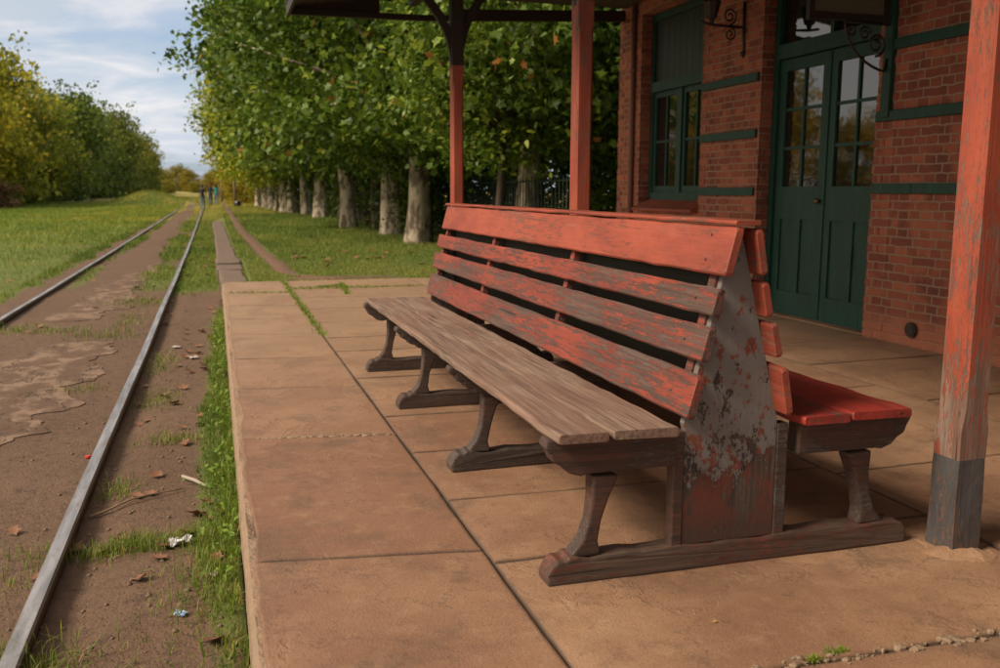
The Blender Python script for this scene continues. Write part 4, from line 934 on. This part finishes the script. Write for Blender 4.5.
def grass(name, n, xr, yr, dist, hgt, wid, thr, label, seed, ypow=1.0, lcb=.45, extra=None):
    r_ = np.random.default_rng(seed)
    x = r_.uniform(*xr, n); y = yr[0] + (yr[1] - yr[0]) * r_.random(n) ** ypow
    g = gmask(x, y); dens = fbm(x * 2.2, y * 1.6, 77)
    k = g * (.35 + dens) > thr + .5 * r_.random(n)
    if extra is not None: k &= extra(x, y)
    x, y, g, dens = x[k], y[k], g[k], dens[k]; m = len(x)
    P = np.stack([x, y, gz(x, y) - .006], 1)
    sc = np.clip(y / dist, 1, 14)
    H = hgt * r_.uniform(.45, 1.3, m) * (.6 + .8 * dens) * np.clip(sc, 1, 2.2); W = wid * r_.uniform(.7, 1.3, m) * sc
    lc = np.clip(lcb + (fbm(x * .8, y * .35, 55) - .5) * .9 + r_.normal(size=m) * .12, 0, .93); lc[r_.random(m) < .035] = 1.0
    V, F, L = blades(P, H, W, lc, r_)
    o = np_obj(name, V, F, m_grass, {'lc': L}); tag(o, label, 'grass', None, 'stuff'); o.color = (1, 1, 1, 1); return o
notpath = lambda x, y: np.abs(x - np.interp(y, PATH_Y, PATH_X)) > .05 + .07 * fbm(x * 5, y * 2.5, 91)
grass('grass', 150000, (.38, 6.5), (13.16, 50), 16, .055, .007, .2, 'short green lawn between the kerb and the plane trees', 1, 1.7, extra=notpath)
grass('grass', 40000, (-7, 5), (45, 150), 16, .05, .006, .2, 'distant grass tinted as sunlit far along the track', 2, 1.2).color = (1.9, 1.35, .9, 1)  # golden object colour stands for low sun on the far grass
o = grass('grass', 210000, (-24, -2.4), (11.5, 100), 14, .05, .0075, .14, 'wide green meadow left of the track', 3, 1.5, .5); o.color = (1.12, 1.15, .85, 1)
grass('grass', 70000, (-.60, .03), (2.2, 13), 5, .045, .0035, .36, 'weedy grass in the dirt between rail and platform', 4, 1.25)
grass('grass', 30000, (-.62, .03), (12.5, 45), 13, .05, .006, .22, 'grass strip between rail and kerb', 5, 1.2)
grass('grass', 80000, (-2.9, -.72), (2.5, 45), 9, .04, .005, .30, 'thin grass between the rails', 6, 1.0)
# lush weeds against the platform foot
r_ = np.random.default_rng(12); n = 1900
y = 2.3 + 9.4 * r_.random(n) ** 1.1; x = .045 - np.abs(r_.normal(size=n)) * (.005 + .115 * fbm(y * 1.7, y * 0, 5) ** 1.3); k = fbm(y * 2.6, y * 0 + 3, 8) > .42 - .25 * (y < 6.8) * (y > 3.9) + .12 * (y < 3.7); x, y = x[k], y[k]; m = len(x)
P = np.stack([x, y, gz(np.minimum(x, .02), y)], 1); H = .085 * r_.uniform(.4, 1.5, m) * (.7 + .6 * (y > 4) * (y < 7)); lc = np.clip(.55 + r_.normal(size=m) * .15, 0, .93); lc[r_.random(m) < .04] = 1
V1, F1, L1 = blades(P, H, .006 * r_.uniform(.7, 1.5, m), lc, r_, .6)
o = np_obj('grass', V1, F1, m_grass, {'lc': L1}); tag(o, 'lush green grass growing along the foot of the platform', 'grass', None, 'stuff'); o.color = (.85, .95, .75, 1)
m2 = 950; y = 3.4 + 7.0 * r_.random(m2); x = .035 - np.abs(r_.normal(size=m2)) * .07; k = fbm(y * 2.1, y * 0 + 9, 8) > .42; x, y = x[k], y[k]
V, F, L = leaves(np.stack([x, y, gz(np.minimum(x, .02), y) + .02 + .10 * r_.random(len(x)) ** 1.5], 1), .035 * r_.uniform(.6, 1.3, len(x)), np.clip(.55 + r_.normal(size=len(x)) * .15, 0, .9), LEAFO, r_)
o = np_obj('weeds', V, F, m_grass, {'lc': L}); tag(o, 'small broad-leaved weeds along the foot of the platform', 'weeds', None, 'stuff'); o.color = (.8, 1.0, .65, 1)
# tufts: explicit clumps seen in the dirt
r_ = np.random.default_rng(14); P, H = [], []
for (cx_, cy_, rx, ry, h_, n) in [(-.40, 3.93, .17, .05, .065, 700), (-.62, 2.95, .10, .10, .08, 350), (-.50, 2.78, .12, .1, .05, 260), (-.10, 3.25, .10, .2, .045, 260), (-.52, 4.75, .06, .10, .05, 240), (-.3, 5.6, .09, .06, .06, 250), (-.45, 6.8, .09, .2, .05, 300), (-.5, 8.2, .07, .3, .05, 300), (-.25, 2.7, .15, .12, .04, 220), (-.1, 3.55, .06, .2, .06, 400), (-.78, 3.7, .06, .2, .04, 160), (-1.0, 12.8, .2, .3, .06, 400), (-1.15, 9.9, .2, .15, .05, 260), (-1.0, 7.3, .15, .08, .04, 150), (-2.1, 10.6, .2, .2, .06, 260), (-1.6, 10.3, .25, .12, .05, 240), (-.95, 10.9, .1, .5, .05, 260)]:
    P.append(np.stack([cx_ + r_.normal(size=n) * rx, cy_ + r_.normal(size=n) * ry], 1)); H.append(np.full(n, h_))
P = np.concatenate(P); H = np.concatenate(H); k = (P[:, 0] < .02); P, H = P[k], H[k]; m = len(P)
lc = np.clip(.45 + r_.normal(size=m) * .16, 0, .93); lc[r_.random(m) < .12] = 1
V, F, L = blades(np.concatenate([P, gz(P[:, 0], P[:, 1])[:, None] - .004], 1), H * r_.uniform(.35, 1.4, m), .0035 * r_.uniform(.7, 1.4, m) * np.clip(P[:, 1] / 6, 1, 2), lc, r_, .7)
o = np_obj('grass', V, F, m_grass, {'lc': L}); tag(o, 'wild grass tufts in the bare dirt beside the rail', 'grass', None, 'stuff'); o.color = (1, 1.02, .85, 1)
# moss and grass in the far slab joints
P = []
for (x0, y0, x1, y1, n) in [(.857, 8.0, .857, 13.0, 900), (.9, 11.9, 2.6, 11.95, 500), (.87, 12.05, 1.9, 12.1, 300), (1.5, 11.2, 1.6, 12.6, 400), (.2, 13.08, 3, 13.12, 500), (.1, 11.7, .85, 11.6, 150), (1.2, 12.1, 1.6, 12.3, 300)]:
    t = r_.random(n); P.append(np.stack([x0 + (x1 - x0) * t + r_.normal(size=n) * .022, y0 + (y1 - y0) * t + r_.normal(size=n) * .025], 1))
n = 60; P.append(np.stack([1.50 + r_.normal(size=n) * .012, 1.985 + r_.normal(size=n) * .006], 1)); P.append(np.stack([1.585 + r_.normal(size=n) * .018, 2.005 + r_.normal(size=n) * .007], 1))
P = np.concatenate(P); m = len(P); H = np.where(P[:, 1] < 3, .016, .03) * r_.uniform(.5, 1.4, m)
V, F, L = blades(np.concatenate([P, np.full((m, 1), -.004)], 1), H, np.where(P[:, 1] < 3, .004, .008) * r_.uniform(.7, 1.3, m), np.clip(.5 + r_.normal(size=m) * .14, 0, .9), r_, .8)
o = np_obj('grass', V, F, m_grass, {'lc': L}); tag(o, 'grass and moss sprouting in the joints of the paving', 'grass', None, 'stuff'); o.color = (1, 1.1, .7, 1)

# ------------------------------------------------------------------ fallen leaves, litter
LM = []
for k in range(4):
    r = random.Random(100 + k); mb = MB(); sz = 1.0
    pts = [(p[0] - .45, p[1]) for p in LEAF5]; zf = lambda x, y: .22 * abs(y) * r.uniform(.3, 1.3) + .25 * x * x * r.uniform(.2, 1.4) + .05 * r.random()
    ring = [(x, y, zf(x, y)) for x, y in pts]; mid = [(x * .45, y * .45, zf(x * .4, y * .4) * .4) for x, y in pts]
    v = ring + mid + [(0, 0, .0)]; f = []
    for i in range(10): j = (i + 1) % 10; f += [(i, j, 10 + j, 10 + i), (10 + i, 10 + j, 20)]
    mb.add(v, f, True); mb.tube([(-.45, 0, zf(-.45, 0)), (-.8, .06, .06)], .012, 4)
    o = mb.build('fallen_leaf', m_dryleaf); LM.append(o)
lspots = []
def tr(x, y, s): lspots.append((x, y, s))
for x, y, s in [(-.06, 2.97, .085), (-.25, 3.88, .085), (-.18, 4.02, .07), (-.14, 4.25, .09), (-.09, 4.18, .07), (-.66, 4.35, .07), (-.42, 4.6, .07), (-.36, 4.62, .06), (-.70, 3.7, .06), (-.05, 3.66, .06), (-.48, 6.15, .06), (-.4, 6.9, .07), (-.22, 5.5, .07), (-.15, 5.9, .06), (-.95, 4.1, .06), (-.09, 5.0, .06), (-.3, 8.4, .08), (-.28, 8.7, .08), (-.2, 9.0, .08), (-.34, 8.0, .07)]: tr(x, y, s)
r = random.Random(77)
for _ in range(38): tr(-.62 + .60 * r.random(), 3.2 + 9 * r.random(), r.uniform(.045, .085))
for _ in range(14): tr(-.78 - 1.4 * r.random(), 4 + 12 * r.random(), r.uniform(.05, .09))
for _ in range(26): tr(1.3 + 3 * r.random(), 13.3 + 6 * r.random(), r.uniform(.10, .16))
for _ in range(12): tr(-.5 + .5 * r.random(), 13 + 12 * r.random(), r.uniform(.10, .16))
for _ in range(14): tr(-3 - 6 * r.random(), 15 + 14 * r.random(), r.uniform(.11, .16))
for i, (x, y, s) in enumerate(lspots):
    o = LM[i] if i < 4 else LM[i % 4].copy()
    if i >= 4: COL.objects.link(o)
    o.location = (x, y, float(gz(x, y)) + .012 + (.02 if y > 13 else 0)); o.rotation_euler = (r.uniform(-.35, .35), r.uniform(-.35, .35), r.uniform(0, 6.28)); o.scale = (s * 1.15,) * 3
    zone = 'on the dirt beside the rail and platform' if -.66 < x < .1 and y < 13 else 'on the bare ground between the rails' if -2.3 < x < -.66 else 'on the green lawn by the plane trees' if x > .1 else 'in the grass strip beside the kerb' if x > -.66 else 'on the meadow left of the track'
    tag(o, f'dry brown fallen leaf {zone}', 'leaf', f'fallen leaves {zone}')
# tiny yellow leaves on the paving
r = random.Random(5); first = None
for x, y in [(.47, 4.3), (.93, 4.45), (1.14, 3.9), (.75, 5.2), (1.06, 4.62), (2.0, 3.2), (1.35, 2.25)]:
    if first is None:
        mb = MB(); mb.add([(-.5, 0, .02), (0, .3, .12), (.5, 0, .05), (0, -.3, .1)], [(0, 3, 2, 1)], True); o = mb.build('leaf_scrap', simple('yellow_leaf', (.55, .32, .03), (.45, .22, .03), 5, .6)); first = o
    else: o = first.copy(); COL.objects.link(o)
    o.location = (x, y, .006); o.scale = (.016,) * 3; o.rotation_euler = (0, 0, r.uniform(0, 6)); tag(o, 'tiny yellow leaf scrap lying on the paving slabs', 'leaf', 'yellow leaf scraps on the paving')
# twigs
m_twig = simple('dry_twig', (.28, .19, .12), (.18, .12, .075), 20, .8)
mb = MB(); pts = [(-.60 + .39 * t, 4.37 + .30 * t + .02 * math.sin(5 * t), float(gz(-.6 + .39 * t, 4.37 + .3 * t)) + .012 + .012 * math.sin(3 * t)) for t in [k / 9 for k in range(10)]]
mb.tube(pts, [.006 - .0003 * k for k in range(10)], 6); mb.tube([pts[2], (pts[2][0] + .06, pts[2][1] + .10, pts[2][2] + .02)], .003, 5); tag(mb.build('twig', m_twig), 'long thin dry twig lying across the dirt beside the rail', 'twig')
mb = MB(); z_ = float(gz(-.15, 4.72)); mb.tube([(-.215, 4.84, z_ + .02), (-.15, 4.74, z_ + .022), (-.095, 4.64, z_ + .018)], [.009, .010, .008], 6); tag(mb.build('stick', simple('bleached_stick', (.38, .33, .28), (.28, .24, .2), 20, .8)), 'short bleached grey stick near the platform foot', 'stick')
# litter
m_plastic = simple('thin_white_plastic', (.62, .62, .64), (.5, .5, .53), 20, .3); m_paper = simple('white_paper', (.5, .45, .42), (.38, .33, .3), 20, .8)
def crumple(name, x, y, sx_, sy_, h_, m, label, cat, seed, rot=.3):
    bm = bmesh.new(); bmesh.ops.create_grid(bm, x_segments=12, y_segments=10, size=.5)
    for v in bm.verts:
        p = Vector((v.co.x * 5 + seed, v.co.y * 5, seed)); q = Vector((v.co.x * 13, v.co.y * 13 + seed, 2))
        v.co = ((v.co.x + .22 * mnoise.noise(p + Vector((3, 3, 3)))) * sx_, (v.co.y + .22 * mnoise.noise(p + Vector((8, 1, 3)))) * sy_, (.5 + mnoise.noise(p) * .7 + abs(mnoise.noise(q)) * .5) * h_)
    me = bpy.data.meshes.new(name); bm.to_mesh(me); bm.free(); me.materials.append(m); o = bpy.data.objects.new(name, me); COL.objects.link(o)
    o.location = (x, y, float(gz(x, y)) + .004); o.rotation_euler = (0, 0, rot); tag(o, label, cat); return o
crumple('plastic_wrapper', -.195, 3.88, .085, .06, .035, m_plastic, 'crumpled clear-white plastic wrapper on the dirt near the platform', 'wrapper', 3.)
crumple('paper_scrap', -.40, 9.0, .07, .08, .015, m_paper, 'white paper scrap far along the strip beside the rail', 'paper', 5.)
crumple('paper_scrap', -.23, 8.35, .08, .09, .02, m_paper, 'pinkish-white paper scrap nearer the platform grass', 'paper', 8.)
crumple('candy_wrapper', -.172, 3.21, .026, .04, .014, simple('blue_foil', (.05, .25, .55), (.45, .5, .55), 60, .3), 'small blue and white sweet wrapper in the weeds', 'wrapper', 6., 1.)
crumple('paper_scrap', -.062, 3.50, .026, .03, .012, m_paper, 'tiny white paper scrap at the platform foot', 'paper', 7.)
mb = MB(); z_ = float(gz(-.71, 5.35)) + .004; mb.tube([(-.72, 5.35, z_), (-.72, 5.35, z_ + .009), (-.72, 5.35, z_ + .011)], [.017, .0155, .012], 16, False); tag(mb.build('bottle_cap', simple('red_cap', (.55, .03, .02), (.45, .02, .015), 20, .4)), 'small red bottle cap just left of the near rail', 'bottle cap')
# pebbles
r_ = np.random.default_rng(9); mb = MB(); r = random.Random(9)
for _ in range(420):
    x = -.64 + .66 * r.random() if r.random() < .7 else -2.2 + 1.5 * r.random(); y = 2.3 + 7 * r.random() ** 1.5; s = r.uniform(.004, .013); z = float(gz(x, y))
    mb.loft([[(x + math.cos(t) * s * q * r.uniform(.7, 1.2), y + math.sin(t) * s * q * r.uniform(.7, 1.2), z + zz_ * s) for t in [k * math.pi / 3 for k in range(6)]] for q, zz_ in ((.8, -.3), (1, .3), (.5, .8))], True)
tag(mb.build('gravel', simple('pebbles', (.20, .14, .10), (.10, .07, .05), 40, .9)), 'small pebbles scattered over the dirt', 'gravel', None, 'stuff')

# ------------------------------------------------------------------ posts, bag, people far down the line
for x, y, h_, lab in ((.70, 97, 2.55, 'weathered wooden post standing right of the walking people'), (1.48, 74, 2.6, 'grey wooden post with a black bag at its foot')):
    mb = MB(); z = float(gz(x, y)); mb.tube([(x, y, z - .2), (x + .02, y, z + h_ * .5), (x, y, z + h_)], [.10, .09, .085], 10); mb.tube([(x, y, z + h_), (x, y, z + h_ + .03)], [.085, .03], 10)
    o = mb.build('wooden_post', m_wood); tag(o, lab, 'post', 'wooden posts beside the track')
bm = bmesh.new(); bmesh.ops.create_icosphere(bm, subdivisions=3, radius=.5)
for v in bm.verts: v.co = wob(v.co, .12, 3, 2); v.co.z = max(v.co.z * .8, -.3); v.co *= .62
me = bpy.data.meshes.new('black_bag'); bm.to_mesh(me); bm.free(); me.materials.append(simple('black_plastic', (.008, .008, .010), (.014, .014, .016), 10, .35)); o = bpy.data.objects.new('black_bag', me); COL.objects.link(o); o.location = (1.68, 73.6, float(gz(1.68, 73.6)) + .18); tag(o, 'black bag lying at the foot of a wooden post', 'bag')

def flat(name, c_, rough=.8): return simple(name, c_, tuple(q * .75 for q in c_), 12, rough, .2, 40, .004)
m_skin = flat('skin', (.36, .20, .14), .5); m_jean = flat('denim', (.06, .11, .20)); m_ljean = flat('light_denim', (.13, .21, .30)); m_shoe = flat('dark_shoes', (.02, .02, .022))
m_black = flat('black_shirt', (.025, .022, .026)); m_teal = flat('teal_shirt', (.03, .30, .30)); m_navy = flat('navy_shirt', (.05, .06, .09)); m_hair = flat('dark_hair', (.03, .018, .012)); m_hair2 = flat('auburn_hair', (.12, .035, .02))
def person(loc, rz, shirt, jean, hair, label, stride, arm, scale=1., long_hair=False):
    root = empty('person', loc, rz); root.scale = (scale,) * 3; tag(root, label, 'person', 'people walking along the track')
    J = {}; V, E, RR = [], [], []
    def a(nm, p, r, par=None):
        J[nm] = len(V); V.append(p); RR.append(r)
        if par: E.append((J[par], J[nm]))
    a('pel', (0, 0, .95), .135); a('wst', (0, 0, 1.10), .120, 'pel'); a('chest', (0, .01, 1.30), .145, 'wst'); a('sh', (0, 0, 1.43), .10, 'chest'); a('neck', (0, .005, 1.52), .055, 'sh'); a('chin', (0, .02, 1.575), .070, 'neck'); a('head', (0, .01, 1.65), .092, 'chin'); a('crown', (0, -.005, 1.725), .070, 'head'); a('nose', (0, .105, 1.625), .018, 'head')
    for s in (-1, 1):
        q = 'l' if s < 0 else 'r'
        a(q + 's', (s * .17, 0, 1.42), .065, 'sh'); a(q + 'e', (s * .235, -.02 + arm * s * .4, 1.15), .045, q + 's'); a(q + 'w', (s * .24, .07 + arm * s, .93), .030, q + 'e'); a(q + 'h', (s * .235, .10 + arm * s, .85), .034, q + 'w')
        a(q + 'hip', (s * .095, 0, .88), 0.098, 'pel'); a(q + 'k', (s * .105, .05 + s * stride * .5, .49), .066, q + 'hip'); a(q + 'a', (s * .105, -.03 + s * stride, .09), .042, q + 'k'); a(q + 't', (s * .115, .13 + s * stride, .04), .038, q + 'a')
    me = bpy.data.meshes.new('tmp'); me.from_pydata(V, E, []); ob = bpy.data.objects.new('tmp', me); COL.objects.link(ob)
    sm = ob.modifiers.new('s', 'SKIN'); ob.modifiers.new('u', 'SUBSURF').levels = 2
    for i, sv in enumerate(me.skin_vertices[0].data): sv.radius = (RR[i], RR[i]); sv.use_root = i == 0
    dg = bpy.context.evaluated_depsgraph_get(); me2 = bpy.data.meshes.new_from_object(ob.evaluated_get(dg)); bpy.data.objects.remove(ob)
    me2.name = 'body'
    me2.materials.clear()
    for mm in (m_skin, shirt, jean, m_shoe): me2.materials.append(mm)
    for p in me2.polygons:
        c_ = p.center; p.use_smooth = True
        far_arm = abs(c_.x) > .20 and c_.z < 1.20
        p.material_index = 0 if c_.z > 1.50 or far_arm else 1 if c_.z > .93 else 2 if c_.z > .10 else 3
    bo = bpy.data.objects.new('body', me2); COL.objects.link(bo); bo.parent = root
    bm = bmesh.new(); bmesh.ops.create_icosphere(bm, subdivisions=3, radius=1)
    for v in bm.verts:
        p = wob(v.co, .08, 4, 1); v.co = (p.x * .105, -.02 + p.y * .118, 1.675 + p.z * .115)
        if v.co.y > .03 and v.co.z < 1.71: v.co.y = .03
        if long_hair and v.co.y < 0 and v.co.z < 1.68: v.co.z -= .16
    me = bpy.data.meshes.new('hair'); bm.to_mesh(me); bm.free(); me.materials.append(hair); me.polygons.foreach_set('use_smooth', [True] * len(me.polygons)); ho = bpy.data.objects.new('hair', me); COL.objects.link(ho); ho.parent = root
    return root
for (x, y, rz, sh_, jn, hr, lab, st, ar, sc, lh) in [(-.80, 70, .1, m_black, m_ljean, m_hair, 'person in a black top and light jeans walking on the track', .12, .10, 1.0, False), (-.30, 81, .3, m_navy, m_jean, m_hair2, 'person with auburn hair in a dark top and jeans', .06, .05, 1.02, True), (.16, 81.4, -.2, m_teal, m_ljean, m_hair, 'person in a teal top and light jeans walking beside the track', -.08, -.06, 1.0, True)]:
    person((x, y, float(gz(x, y)) + .02), rz + math.pi * 0, sh_, jn, hr, lab, st, ar, sc, lh)
